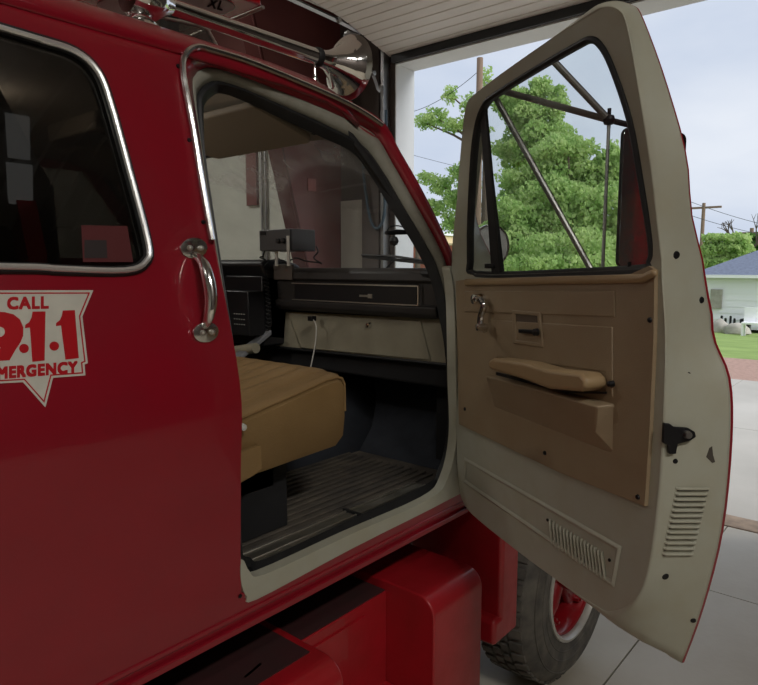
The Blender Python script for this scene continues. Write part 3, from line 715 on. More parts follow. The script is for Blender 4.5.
mb = MB(); plate(mb, grow(Osp, .0015), [Wout], D, -.153, -.146, .06); mb.build('door_outer_skin', 'red_paint', door, smooth=30)
MB().loft([lp3(Wsp, 0), lp3(mixl(Wsp, Wout, .15), -.02), lp3(Wout, -.147)]).build('window_reveal', 'cream_paint', door, smooth=50, solid=.003)
# rubber window channel
MB().tube([D(s, z, -.012) for s, z in Wsp], .0085, 8, closed=True, sx=1.6).build('window_channel', 'black_rubber', door)
mb = MB(); plate(mb, Wsp, [], D, -.024, -.020, .08); mb.build('door_window_glass', 'glass_clear', door, smooth=30)
# vent window bar with its own frame
va, vb = dp(485, 106, -.04), dp(505, 275, -.04)
bar = [dp(a, b, -.02) for a, b in ((481, 112), (486, 104), (493, 180), (503, 275), (494, 275), (487, 190))]
vf = MB().prism(bar, -.030, -.008, D).build('vent_window_frame', 'black_rubber', door, bevel=.003)
q = D(*dp(492, 266, -.01), -.010)
MB().box((0, 0, 0), (1, 1, 1), lambda w: q+du*(w.x-.5)*.05+V((0, 0, (w.y-.5)*.014))+dn*w.z*.012).build('vent_latch', 'dark_metal', vf, bevel=.003)
# tan trim panel with its pressed bands
TP = [(457, 281), (470, 279), (560, 277), (632, 274), (650, 266), (656, 270), (655, 340), (651, 430), (646, 506), (560, 472), (460, 424)]
mb = MB(); plate(mb, [dp(a, b, .006) for a, b in TP], [], D, 0, .010, .1); trim = mb.build('trim_panel', 'tan_plastic', door, smooth=20, bevel=.004)
def dprism(px, n0, n1, name, m, parent, bevel=.003, seg=2):
    return MB().prism([dp(a, b, n1) for a, b in px], n0, n1, D).build(name, m, parent, bevel=bevel, seg=seg)
def dtube(px, n, r, name, m, parent, closed=False, k=8): return MB().tube([D(*dp(a, b, n), n) for a, b in px], r, k, closed=closed).build(name, m, parent)
dprism([(464, 291), (614, 291), (614, 317), (464, 312)], .008, .014, 'upper_band', 'tan_plastic', trim, .003)
dprism([(494, 320), (612, 327), (612, 398), (605, 372), (496, 357)], .008, .0125, 'centre_pressing', 'tan_plastic', trim, .003)
dprism([(463, 279), (560, 276), (640, 274), (652, 268), (655, 275), (640, 283), (463, 286)], .006, .022, 'sill_pad', 'tan_pad', trim, .008, 3)
# map pocket bulge under the armrest
PK = [(494, 374), (614, 404), (613, 456), (494, 408)]
A4 = [dp(a, b, .012) for a, b in PK]
MB().loft([[D(s, z, .008) for s, z in A4], [D(A4[0][0]+.01, A4[0][1], .040), D(A4[1][0]-.01, A4[1][1], .048), D(A4[2][0]-.03, A4[2][1]+.03, .030), D(A4[3][0]+.03, A4[3][1]+.03, .025)]]).build('tmp', 'tan_plastic', trim)
bpy.data.objects.remove(bpy.data.objects['tmp'])
pk = MB().loft([[D(s, z, .008) for s, z in A4], [D(A4[0][0]+.008, A4[0][1]-.002, .046), D(A4[1][0]-.008, A4[1][1]-.004, .052), D(A4[2][0]-.05, A4[2][1]+.045, .026), D(A4[3][0]+.05, A4[3][1]+.03, .022)]])
pk.f.append((4, 5, 6, 7)); pk.build('map_pocket', 'tan_plastic', trim, bevel=.006, seg=3)
ar = [(494, 361), (499, 358), (530, 362), (560, 369), (600, 372), (606, 378), (606, 386), (600, 390), (560, 388), (530, 379), (499, 370), (495, 368)]
Ar = [dp(a, b, .05-.035*max(0, min(1, (a-530)/70))) for a, b in ar]
arm = MB().prism(Ar, .010, .072, D).build('armrest', 'tan_pad', trim, bevel=.010, seg=4)
dprism([(496, 372), (530, 381), (560, 390), (604, 392), (604, 394), (560, 393), (530, 384), (496, 375)], .01, .018, 'armrest_shadow_gap', 'dash_black', trim, 0)
MB().lathe([(0, .014), (.006, .012), (.008, 0)], D(*dp(609, 384, .02), .01), dn, 12).build('armrest_screw', 'dark_metal', trim)
# inside door handle in its recess
rec = [(516, 314), (538, 316), (540, 343), (517, 340)]
R4 = [dp(a, b, .012) for a, b in rec]
cR = V((sum(p[0] for p in R4)/4, sum(p[1] for p in R4)/4))
mb = MB(); big = [tuple(cR+(V(p)-cR)*1.3) for p in R4]
plate(mb, big, [R4], D, .010, .016, .2); hb = mb.build('handle_bezel', 'tan_plastic', trim, bevel=.003)
MB().prism(R4, .0105, .0115, D).build('handle_recess', mat('recess_brown', srgb(84, 70, 56), .6), hb)
dprism([(518, 329), (533, 330), (533, 334), (518, 333)], .016, .026, 'door_handle', 'dark_metal', hb, .002)
MB().lathe([(0, .012), (.009, .01), (.010, 0)], D(*dp(538, 332, .02), .022), dn, 14).build('lock_knob', 'dark_metal', hb)
# window crank
cr = [(481, 299), (484, 306), (481, 316), (481, 326), (485, 330)]
cp = [D(*dp(a, b, .035), .035) for a, b in cr]
ck = MB().tube(spline(cp, 5, False), [.010]*21, 10).build('window_crank', 'chrome', trim)
MB().lathe([(0, .04), (.014, .038), (.016, .02), (.018, 0)], D(*dp(481, 299, .02), .010), dn, 18).build('crank_hub', 'chrome', ck)
MB().lathe([(0, .035), (.010, .033), (.012, .01), (.009, 0)], D(*dp(484, 327, .04), .030), dn, 16).build('crank_knob', 'chrome', ck)
for a, b in ((545, 453), (638, 497), (465, 409), (650, 320)): MB().lathe([(0, .004), (.005, .003), (.006, 0)], D(*dp(a, b, .01), .010), dn, 10).build('trim_screw', 'dark_metal', trim)
# lock pull at the window ledge
p = D(*dp(629, 272, -.01), -.01); MB().tube([p, p+V((0, 0, .022))], [.003, .0045], 8).build('lock_pull', 'dark_metal', door)
# pressed rectangle with louvre ribs low on the cream shell
pr4 = [(465, 458), (621, 547), (614, 586), (464, 482)]
Q = [dp(a, b, 0) for a, b in pr4]
mb = MB(); cQ = V((sum(p[0] for p in Q)/4, sum(p[1] for p in Q)/4)); ins = inset(Q, .008)
mb.loft([[D(s, z, .001) for s, z in inset(Q, -.003)], [D(s, z, .006) for s, z in inset(Q, .004)], [D(s, z, .0012) for s, z in inset(Q, .012)]]); mb.build('pressed_panel', 'cream_paint', shell, bevel=.0015, smooth=60)
tl, tr_, bl, br_ = (551, 517), (603, 549), (553, 545), (606, 581)
for k in range(16):
    t = k/15
    a = V(tl).lerp(V(tr_), t); b = V(bl).lerp(V(br_), t); A1, B1 = dp(a.x, a.y), dp(b.x, b.y)
    MB().tube([D(A1[0], A1[1]-.006, 0), D(A1[0], A1[1]-.012, .003), D(B1[0], B1[1]+.004, .003), D(B1[0], B1[1], 0)], .0036, 6).build('louvre_rib', 'cream_paint', shell)
for a, b in ((548, 520), (610, 560)): MB().lathe([(0, .002), (.004, .002), (.004, 0)], D(*dp(a, b), .001), dn, 10).build('shell_screw', 'dark_metal', shell)
# features on the rear jamb: position on the lofted jamb surface between the inner and outer outlines
from mathutils.bvhtree import BVHTree
jm = [o for o in bpy.data.objects if o.name == 'door_jamb'][0]
bvh = BVHTree.FromPolygons([v.co.copy() for v in jm.data.vertices], [tuple(p.vertices) for p in jm.data.polygons])
def jam(px, py, lift=0.0):
    h = bvh.ray_cast(CAM, ray(px, py).normalized())
    if h[0] is None: return None, None
    nn = h[1] if h[1].dot(CAM-h[0]) > 0 else -h[1]
    return h[0]+nn*lift, nn
for k in range(13):
    t = k/12; xa, xb = 676-14*t, 708-16*t; y = 488+65*t
    a, na = jam(xa, y, .001); b, nb = jam(xb, y, .001)
    if a and b:
        MB().tube([a, a.lerp(b, .06)+na*.004, a.lerp(b, .94)+nb*.004, b], .0032, 8).build('louvre_slat', 'cream_paint', jm)
        MB().tube([a.lerp(b, .03)+V((0, 0, -.0045)), b+V((0, 0, -.0045))], .0019, 6).build('louvre_slot', 'dark_metal', jm)
for a, b, r in ((665, 576, .009), (675, 461, .006), (688, 374, .005), (676, 255, .009), (701, 300, .008), (693, 620, .007)):
    c, nn = jam(a, b, .0)
    if c: MB().lathe([(0, .003), (r*.8, .003), (r, 0)], c, nn, 16).build('jamb_plug', 'dark_metal', jm)
lt = [(662, 422), (668, 423), (672, 426), (686, 427), (693, 431), (694, 436), (688, 440), (676, 443), (674, 453), (667, 453), (666, 444), (661, 442)]
c, nn = jam(676, 436, 0)
if c:
    lo_ = [at_plane(a, b, c+nn*.003, nn) for a, b in lt]; hi_ = [p+nn*.009 for p in lo_]; n = len(lt)
    lat = MB().add(lo_+hi_, [tuple(range(n))[::-1], tuple(range(n, 2*n))]+[(k, (k+1) % n, n+(k+1) % n, n+k) for k in range(n)]).build('door_latch', 'dark_metal', door, bevel=.002)
    MB().lathe([(0, .012), (.007, .012), (.009, 0)], at_plane(686, 434, c+nn*.01, nn), nn, 14).build('latch_striker', 'steel_bar', lat)
ch = [(709, 448), (712, 446), (713, 455), (715, 462), (712, 463), (706, 457)]
c, nn = jam(711, 455, 0)
if c:
    lo_ = [at_plane(a, b, c+nn*.0012, nn) for a, b in ch]; MB().add(lo_+[p+nn*.0006 for p in lo_], [tuple(range(6, 12)), tuple(range(6))[::-1]]+[(k, (k+1) % 6, 6+(k+1) % 6, 6+k) for k in range(6)]).build('paint_chip', 'joint', jm)
# hinges between cab and door
for z in (1.22, 1.68):
    a = V((1.835, 1.20, z)); b = D(.02, z, -.07)
    MB().box((0, 0, 0), (1, 1, 1), lambda w: a.lerp(b, w.x)+V((0, 0, (w.z-.5)*.07))+dn*(w.y-.5)*.02).build('hinge', 'red_paint', door, bevel=.004)
# west coast mirror with its bracket arms
sM = .58
def MP(px, py, s): n, z = DS(px, py, s); return (n, z)
ml = DS(620, 200, sM)[0]; mr = DS(686, 160, sM)[0]
mt, mbz = DS(640, 128, sM)[1], DS(640, 268, sM)[1]
print('mirror n', ml, mr, mt, mbz)
def Dp(s, z, n): return P0+du*s+dn*n+V((0, 0, z))
_n = lambda px, py, s: ((at_plane(px, py, P0+du*s, du)-P0).dot(dn), at_plane(px, py, P0+du*s, du).z)
ml, mr = _n(621, 200, sM)[0], _n(686, 160, sM)[0]; mt = _n(640, 128, sM)[1]; mbz = _n(640, 268, sM)[1]
lo_n, hi_n = min(ml, mr), max(ml, mr)
rr_ = rrect(lo_n, hi_n, mbz, mt, .02)
mir = MB().prism(rr_, sM-.012, sM-.003, lambda n, z, s: Dp(s, z, n)).build('side_mirror', 'dark_metal', door, bevel=.002, seg=2)
MB().prism(rrect(lo_n+.002, hi_n-.002, mbz+.002, mt-.002, .018), sM-.003, sM, lambda n, z, s: Dp(s, z, n)).build('mirror_glass', 'mirror_glass', mir)
nb = .5*lo_n+.5*hi_n
sJ = sM-.05
nJ, zJ = _n(609, 120, sJ); J = Dp(sJ, zJ, nJ)
def onskin(px, py, n=-.16): s, z = dp(px, py, n); return D(s, z, n)
e1, e2, e3, e4 = onskin(545, 52), onskin(499, 90), onskin(601, 285), onskin(604, 285)
e3 = onskin(599, 284); e4 = D(*dp(606, 284, -.16), -.16)
ba = MB().tube([J, e1], .0085, 10).build('mirror_arm', 'steel_bar', door)
MB().tube([J, e2], .0085, 10).build('mirror_arm', 'steel_bar', door)
zz = dp(495, 96, -.16)
MB().tube([onskin(494, 95), e3], .0085, 10).build('mirror_arm', 'steel_bar', door)
zl = Dp(sJ, dp(602, 275, -.2)[1]-.03, nJ)
MB().tube([J, at_plane(602, 285, J, ray(379, 342)*-1)], .0045, 8).build('mirror_stay', 'steel_bar', door)
MB().tube([J, Dp(sM-.03, mt+.012, _n(640, 126, sM)[0]), Dp(sM-.015, mt-.01, nb)], .0075, 8).build('mirror_mount', 'dark_metal', door)
mb = MB(); mb.lathe([(.001, -.014), (.012, -.010), (.0155, 0), (.012, .010), (.001, .014)], J, (0, 0, 1), 14)
jc = mb.build('mirror_clamp', 'dark_metal', door); MB().tube([J+V((0, 0, -.02)), J+V((0, 0, .028))], .005, 8).build('clamp_bolt', 'dark_metal', jc)

# ------------------------------------------------------------------ spotlight on the pillar
c = atX(490, 246, 2.12); ax = V((.35, .75, .05)).normalized()*-1
ax = (CAM-c); ax = (ax.normalized()*.35+V((-.2, -1, 0))*.8).normalized()
rr = 21/FPX*(c-CAM).dot(F)
sp_ = MB().lathe([(0.001, -.10), (rr*.45, -.09), (rr*.8, -.055), (rr, -.012), (rr*1.03, 0), (rr*1.03, .01), (rr*.97, .012)], c, ax, 28).build('spotlight', 'chrome_clean', truck)
MB().lathe([(.001, .016), (rr*.6, .013), (rr*.96, .004)], c, ax, 28).build('spotlight_lens', 'lamp_glass', sp_)
pv = at_plane(492, 264, c, ax)-ax*.03
MB().tube([c-ax*.06+V((0, 0, -.04)), pv+V((0, 0, -.01)), V((1.93, 1.23, 1.80))], .009, 8).build('spotlight_mount', 'dark_metal', sp_)
for dx in (-.012, .014): MB().lathe([(0, .02), (.010, .018), (.012, 0)], pv+V((dx, 0, 0)), ax, 12).build('mount_nut', 'dark_metal', sp_)
# inside handle of the spotlight, passing through the pillar
h0, h1 = atY(434, 233, 1.34), atY(397, 232, 1.34); h2 = atY(386, 233, 1.34)
hd = MB().tube([h0, h1.lerp(h0, .4), h1, h2], [.005, .0065, .009, .006], 10).build('spotlight_handle', 'dark_metal', truck)
MB().lathe([(.001, -.016), (.011, -.012), (.016, 0), (.011, .012), (.001, .016)], atY(394, 241, 1.34), (0, 0, 1), 16).build('handle_knob', 'black_rubber', hd)
MB().tube(spline([h2, atY(390, 227, 1.34), atY(400, 226, 1.34), atY(410, 232, 1.34), atY(411, 240, 1.34)], 5, False), .002, 6).build('handle_wire', 'black_rubber', hd)
MB().tube(spline([h0, atY(430, 245, 1.36), atY(436, 258, 1.36), atY(441, 266, 1.36)], 5, False), .002, 6).build('handle_wire', 'black_rubber', hd)

# ------------------------------------------------------------------ fender, hood and front axle
FX0 = 1.90
def fend(x, z, n): return V((x, interp([(.9, 1.16), (1.5, 1.14), (1.7, 1.17), (1.78, 1.24), (1.80, 1.30)], z)+n, z))
arch = [(2.66-.58*math.cos(math.radians(a)), .50+.58*math.sin(math.radians(a))) for a in range(0, 181, 12)]
fo = [(FX0+.01, .99), (2.07, .99), (2.08, .90)]+[p for p in arch if p[1] > .80]+[(3.24, .80), (3.75, .80), (3.80, 1.3), (3.76, 1.80), (FX0+.01, 1.80)]
mb = MB(); plate(mb, fo, [], fend, 0, .01, .12); mb.build('front_fender', 'red_paint', truck, smooth=30)
mb = MB(); plate(mb, fo, [], lambda x, z, n: V((x, 2*CY-fend(x, z, n).y, z)), 0, .01, .2); mb.build('front_fender', 'red_paint', truck, smooth=30)
hp = [(1.30, 1.795), (1.36, 1.81), (1.6, 1.812), (CY, 1.812), (2*CY-1.6, 1.812), (2*CY-1.36, 1.81), (2*CY-1.30, 1.795)]
MB().loft([[V((x, y, z-dz)) for y, z in hp] for x, dz in ((2.0, 0.0), (2.6, .01), (3.3, .03), (3.70, .06), (3.78, .12), (3.80, .9))], closed=False).build('hood', 'red_paint', truck, solid=.01)
# fender's rear lower end: box section seen behind the step
def fp(px, py, Y=1.13): p = atY(px, py, Y); return p
zb_ = atY(500, 640, 1.13).z; xa_, xb_ = atY(499, 600, 1.13).x, 2.155
fr = MB(); fr.box((xa_, 1.12, zb_), (xb_, 1.55, 1.02)); fe = fr.build('fender_end', 'red_paint_step', truck, bevel=.018, seg=4)
MB().box((xa_-.045, 1.12, zb_), (xa_+.03, 1.34, zb_+.10)).build('fender_foot', 'red_paint_step', fe, bevel=.018, seg=4)
MB().box((2.02, 1.28, .95), (2.10, 1.42, 1.5)).build('cab_mount', 'fabric_dark', truck)
# inner wheel well
MB().loft([[V((2.66-.60*math.cos(math.radians(a)), y, .50+.60*math.sin(math.radians(a)))) for a in range(0, 181, 12)] for y in (1.16, 1.7)], closed=False).build('wheel_well', 'red_paint_dusty', truck, solid=.006)

def wheel(cx, cy, sgn, cz=.46):
    """tyre with tread blocks, rim, hub, lug nuts; sgn=-1 faces -Y"""
    o = V((cx, cy, cz)); ax = V((0, sgn, 0)); Rr = .46
    prof = [(.262, -.005), (.275, .012), (.30, .014), (.34, .020), (.385, .018), (.42, .006), (.438, -.008), (.452, -.022), (.458, -.045), (.458, -.20), (.452, -.225), (.43, -.24), (.36, -.258), (.275, -.245), (.262, -.235)]
    t = MB().lathe(prof, o, ax, 72, closed=True).build('tire', 'tire_rubber', truck, smooth=40)
    tb = MB(); n = 46
    for k in range(n):
        a = 2*PI*k/n
        for (h0_, h1_, off) in ((-.022, -.075, 0), (-.085, -.118, .4), (-.128, -.162, 0), (-.172, -.222, .4)):
            aa = a+off*2*PI/n; w = 2*PI/n*.62
            ps = []
            for an in (aa, aa+w):
                for h in (h0_, h1_):
                    for r in (.452 if h == -.022 else .456, .470 if h != -.022 else .462):
                        ps.append(o+ax*h+V((math.cos(an), 0, math.sin(an)))*r)
            tb.add(ps, [(0, 1, 3, 2), (4, 6, 7, 5), (0, 4, 5, 1), (2, 3, 7, 6), (0, 2, 6, 4), (1, 5, 7, 3)])
    tb.build('tread', 'tire_rubber', t, smooth=0)
    for r, h in ((.405, .0125), (.352, .019), (.315, .0155)):
        MB().tube([o+ax*h+V((math.cos(2*PI*k/64), 0, math.sin(2*PI*k/64)))*r for k in range(64)], .0035, 6, closed=True).build('sidewall_ring', 'tire_rubber', t)
    rm = MB().lathe([(.277, .004), (.274, .018), (.264, .020), (.257, .010), (.254, -.02)], o, ax, 64).build('rim_flange', 'rim_silver', truck, solid=.004)
    MB().lathe([(.255, -.008), (.243, -.02), (.232, -.04), (.226, -.13), (.20, -.15)], o, ax, 64).build('rim_barrel', 'rim_red', rm, solid=.004)
    MB().lathe([(.001, .03), (.05, .028), (.058, .0), (.062, -.06), (.105, -.07), (.11, -.11), (.20, -.15), (.205, -.16)], o, ax, 40).build('hub', 'rim_red', rm)
    for k in range(5):
        a = 2*PI*k/5+.35; c = o+V((math.cos(a), 0, math.sin(a)))*.14
        MB().tube([o+ax*-.085, c+ax*-.075, o+V((math.cos(a), 0, math.sin(a)))*.225+ax*-.085], [.045, .038, .034], 12).build('spoke', 'rim_red', rm)
        q = o+V((math.cos(a), 0, math.sin(a)))*.205
        MB().lathe([(.001, .022), (.008, .022), (.009, .012), (.017, .010), (.018, -.03)], q+ax*-.035, ax, 6).build('lug_nut', 'rim_red', rm, smooth=0)
    return rm
wheel(2.66, 1.096+.014, -1)
wheel(2.66, 2*CY-1.11, 1)
MB().tube([(2.66, 1.4, .46), (2.66, 2.86, .46)], .06, 12).build('front_axle', 'fabric_dark', truck)
# rear wheels stand outside the frame but carry the truck
wheel(-2.6, 1.11, -1); wheel(-2.6, 2*CY-1.11, 1)
# body behind the cab (outside the frame)
MB().box((-4.2, 1.14, .95), (-1.36, 3.12, 2.3)).build('hose_body', 'red_paint', truck, bevel=.02)
MB().box((-4.1, 1.70, .72), (-1.3, 1.78, .94)).box((-4.1, 2.48, .72), (-1.3, 2.56, .94)).build('chassis_frame', 'fabric_dark', truck)

# ------------------------------------------------------------------ step boxes under the door
def hoop(x0_, x1_, name):
    """rounded box: profile in the Y-Z plane swept along X"""
    top_ = .805; yo = 1.10; r = .065; pf = [(yo, .20)]
    for k in range(7):
        a = PI-PI/2*k/6; pf.append((yo+r+r*math.cos(a), top_-r+r*math.sin(a)))
    pf += [(1.72, top_-.0), (1.72, .20)]
    n = len(pf); mb = MB(); mb.loft([[V((x, y, z)) for y, z in pf] for x in (x0_, x1_)])
    mb.f += [tuple(range(n)), tuple(range(n, 2*n))[::-1]]
    return mb.build(name, 'red_paint_step', truck, bevel=.006, seg=3, smooth=40)
XA, XA2 = 1.565, 1.85; XC = 1.155
hoop(XA, XA2, 'step_end_box'); hoop(.25, XC, 'step_end_box')
MB().box((XC, 1.295, .44), (XA, 1.70, .772)).build('step_riser', 'red_paint_step', truck, bevel=.004)
MB().box((XC, 1.09, .40), (XA, 1.32, .455)).build('step_tread', 'red_paint_step', truck, bevel=.004)
MB().box((XC, 1.30, .772), (XA-.002, 1.70, .776)).box((.27, 1.20, .805), (XC-.03, 1.70, .809)).build('shade_top_plate', mat('top_shade', srgb(62, 24, 26), .8, noise=.6, scale=12, col2=srgb(48, 30, 28)), truck)  # dark plates added: shade under the cab painted over the dusty step tops
MB().box((XC+.05, 1.288, .50), (XC+.30, 1.297, .735)).build('step_patch', 'red_paint_step', truck, bevel=.001)
a, b = atZ(246, 679, .806), atZ(262, 665, .806)
MB().box((0, 0, 0), (1, 1, 1), lambda w: a.lerp(b, w.x)+V((0, .008*w.y, .003*w.z))).build('step_slot', 'black_rubber', truck)
p = atZ(401, 683, .456); MB().lathe([(.001, .004), (.01, .003), (.012, 0)], p, (0, 0, 1), 12).build('drain_plug', 'dark_metal', truck)
MB().tube([(1.0, 1.28, .93), (1.1, 1.27, .925), (1.25, 1.27, .925), (1.3, 1.28, .94)], .007, 8).build('cable_loop', 'black_rubber', truck)

# ------------------------------------------------------------------ air horn and roof gear
HY = 1.50
ha, hb_ = atY(160, 3, HY), atY(317, 57, HY)
hz_ = .5*(ha.z+hb_.z)
tr0 = V((ha.x-.10, HY, ha.z)); 
axd = (hb_-ha).normalized()
bell = atY(340, 68, HY)
hr = MB().lathe([(.019, 0), (.021, .3), (.024, (hb_-tr0).length)], tr0, axd, 24).build('air_horn', 'chrome_clean', truck)
L0_ = (hb_-tr0).length
MB().lathe([(.025, L0_-.012), (.029, L0_-.006), (.029, L0_+.008), (.025, L0_+.012)], tr0, axd, 24).build('horn_collar', 'black_rubber', hr)
pb_ = [(.026, 0), (.030, .03), (.034, .045), (.042, .07), (.056, .10), (.075, .125), (.094, .143), (.108, .152), (.112, .154), (.108, .156), (.070, .12), (.035, .05)]
MB().lathe([(r*.93, L0_+.005+h*.9) for r, h in pb_], tr0, axd, 40).build('horn_bell', 'chrome_clean', hr)
MB().lathe([(.001, -.05), (.045, -.045), (.052, -.02), (.052, .02), (.032, .05), (.021, .07)], tr0+axd*.06, axd, 24).build('horn_driver', 'chrome_clean', hr)
bs = atY(143, 26, 1.46)
for xx_, w in ((bs.x+.015, .05), (hb_.x-.01, .010)):
    zt2 = hz_-.005; mb = MB(); mb.lathe([(w, 0), (w*.9, .012), (w*.5, .03), (w*.45, zt2-2.41)], (xx_, HY, 2.408), (0, 0, 1), 16); mb.build('horn_mount', 'chrome_clean', hr)
q = atY(330, 86, HY); MB().tube([q+V((0, 0, .05)), q+V((.015, 0, 0)), (q.x+.02, HY+.01, 2.41)], .005, 8).build('horn_stay', 'chrome', hr)
# amber clearance lamp on the roof beyond the horn
q = V((1.47, 1.62, 2.40)); c = atY(333, 92, 1.62)
MB().lathe([(.001, .035), (.02, .030), (.030, .010), (.032, 0)], (1.47, 1.60, 2.385), (0, 0, 1), 20).build('clearance_lamp', 'orange_lens', truck)
MB().lathe([(.001, .035), (.02, .030), (.030, .010), (.032, 0)], (1.47, 2.66, 2.385), (0, 0, 1), 20).build('clearance_lamp', 'orange_lens', truck)
# clear wind plate in bright frame, and the red light bar above
a, b, c_, d = atX(100, 60, 1.02), atX(150, 12, 1.02), atX(204, 27, 1.02), atX(222, 50, 1.02)
WPx = 1.15
wpl = [atY(110, 45, 1.62), atY(135, 12, 1.62), atY(198, 25, 1.62), atY(208, 30, 1.62), atY(222, 55, 1.62)]
MB().loft([wpl, [p+V((0, .004, 0)) for p in wpl]]).f
pl_ = MB(); n = len(wpl); pl_.add(wpl+[p+V((0, .005, 0)) for p in wpl], [tuple(range(n)), tuple(range(n, 2*n))[::-1]]+[(k, (k+1) % n, n+(k+1) % n, n+k) for k in range(n)])
wd = pl_.build('wind_plate', 'glass_plastic', truck)
MB().tube([wpl[1], wpl[2], wpl[3], wpl[4]], .0045, 8).build('plate_frame', 'aluminium', wd)
LB0 = 1.72
tip = atY(262, 6, LB0); xe, z_lb = tip.x, tip.z
lb = MB().prism([(xe-.42, z_lb), (xe, z_lb), (xe-.03, z_lb+.14), (xe-.38, z_lb+.14)], LB0, LB0+.95, lambda x, z, y: V((x, y, z))).build('light_bar', 'red_lens', truck, bevel=.006)
lbl = rrect(xe-.36, xe-.045, LB0+.05, LB0+.42, .05)
pn = MB().prism([(x, y) for x, y in lbl], -.004, 0, lambda x, y, n: V((x, y, z_lb+n))).build('label_plate', 'label_grey', lb)
text_mesh('XL', .05, lambda u, v: atZ(207+15*u+3*v, 6.5+4*u-8*v, z_lb-.0055)+V((0, 0, 0)), 'label_lettering', 'dash_black', pn)
MB().tube([V((xe+.006, LB0, z_lb-.002)), V((xe+.006, LB0+1.6, z_lb-.002))], .006, 8).build('light_bar_rail', 'aluminium', lb)
for yy_ in (LB0+.1, LB0+.75): MB().box((xe-.3, yy_-.02, 2.41), (xe-.26, yy_+.02, z_lb+.01)).build('light_bar_foot', 'dark_metal', lb)

# ------------------------------------------------------------------ garage
XW = 4.96
inn = atX(396, 63.7, XW); YJ, ZJ = inn.y, inn.z
XO = atY(411.6, 72, YJ).x; XO = max(XW+.15, min(XO, XW+.4))
YR = .28
RY0, RY1, RX0, RZ = -4.2, 8.6, -7.0, 5.4
print('jamb', YJ, ZJ, XO)
# floor slabs with open joints over a dark bed
fl = MB(); bed = MB().box((RX0, RY0, -.30), (XO, RY1, -.012))
def slabs(mb, xs_, ys_, z0, z1, g=.004):
    for a, b in zip(xs_, xs_[1:]):
        for c, d in zip(ys_, ys_[1:]): mb.box((a+g, c+g, z0), (b-g, d-g, z1))
slabs(fl, [RX0, -3, 0, 3.9, XW+.02], [RY0, -1.9, .965, 3.9, RY1], -.012, 0)
struct(fl.build('floor', 'concrete_in', smooth=0)); bed.build('floor_bed', 'joint', smooth=0)['kind'] = 'structure'
struct(MB().box((XW+.03, YR-.5, -.02), (XO+.02, YJ+.5, .004)).build('trim_1', mat('threshold', srgb(158, 138, 118), .9, noise=.8, scale=12, col2=srgb(120, 104, 90)), smooth=0, bevel=.004))
# walls
struct(MB().box((XW, YJ, 0), (XO, RY1, RZ)).build('wall_front', 'wall_liner_brown', smooth=0))
struct(MB().box((XW, RY0, 0), (XO, YR, RZ)).build('wall_front_right', 'wall_liner_brown', smooth=0))
struct(MB().box((XW, YR, ZJ), (XO, YJ, RZ)).build('wall_front_top', 'wall_liner_brown', smooth=0))
struct(MB().box((RX0, RY1, 0), (XO, RY1+.2, RZ)).build('wall_left', 'maroon_wall', smooth=0))
struct(MB().box((RX0, RY0-.2, 0), (XO, RY0, RZ)).build('wall_right', 'wall_liner_brown', smooth=0))
struct(MB().box((RX0-.2, RY0, 0), (RX0, RY1, RZ)).build('wall_back', 'wall_liner_white', smooth=0))
# pale liner on the lower walls
struct(MB().box((-2.0, RY1-.03, 0), (XW-.03, RY1-.001, 4.15)).build('trim_2', 'wall_liner_white', smooth=0))
zl_ = atX(372, 199, XW).z
mb = MB().box((XW-.03, YJ+.10, 0), (XW-.001, 4.70, zl_)).box((XW-.03, 4.76, 0), (XW-.001, RY1-.03, 4.0)); struct(mb.build('trim_3', 'wall_liner_white', smooth=0))
struct(MB().box((XW-.04, 4.76, 4.0), (XW-.001, RY1-.03, RZ-.04)).build('trim_6', 'maroon_wall', smooth=0))
# white jamb and header lining
struct(MB().box((XW-.01, YJ-.012, 0), (XO+.03, YJ+.001, ZJ)).box((XW-.01, YR-.001, ZJ-.012), (XO+.03, YJ, ZJ+.001)).box((XW-.01, YR-.001, 0), (XO+.03, YR+.012, ZJ)).build('trim_4', 'white_trim', smooth=0))
# ribbed ceiling, ribs run across the building
mb = MB(); prof = []; x = RX0
while x < XO:
    prof += [(x, RZ), (x+.16, RZ), (x+.18, RZ-.03), (x+.21, RZ-.03)]; x += .23
mb.loft([[V((x, y, z)) for x, z in prof] for y in (RY0, RY1)], closed=False); struct(mb.build('ceiling', 'ceiling_grey', smooth=0, recalc=False))
MB().box((RX0-.2, RY0-.2, RZ+.02), (XO, RY1+.2, RZ+.1)).build('ceiling_deck', 'ceiling_grey', smooth=0)['kind'] = 'structure'
# tapered steel column with flange, bolted to the front wall
YC = 4.72
f0, f1 = atX(262, 60, 3.9), atY(300, 235, YC)
t0_ = atY(262, 60, YC); t1_ = atY(300, 235, YC)
sl = (t0_.x-t1_.x)/(t0_.z-t1_.z)
colx = lambda z: min(XW-.12, t1_.x+sl*(z-t1_.z))
pc = [(colx(0), 0), (colx(1.0), 1.0), (colx(RZ-.4), RZ-.4), (colx(RZ-.4)-.6, RZ-.05), (XW, RZ-.05), (XW, 0)]
cl = thing('steel_column', 'maroon tapered steel frame column beyond the windshield, against the front wall', 'column', (XW-.2, YC, 0))
MB().prism(pc, YC, YC+.015, lambda x, z, y: V((x, y, z))).build('web', 'maroon_steel', cl, smooth=0)
fp_ = [(x, z) for x, z in pc[:4]]
mb = MB(); L1_ = [V((x, YC-.01, z)) for x, z in fp_]; L2_ = [V((x, YC+.19, z)) for x, z in fp_]
mb.loft([L1_, L2_, [p+V((.02, 0, 0)) for p in L2_], [p+V((.02, 0, 0)) for p in L1_]], closed=False, cyc=True); mb.build('flange', mat('maroon_dark', srgb(78, 44, 42), .9, spec=.05), cl, smooth=0)
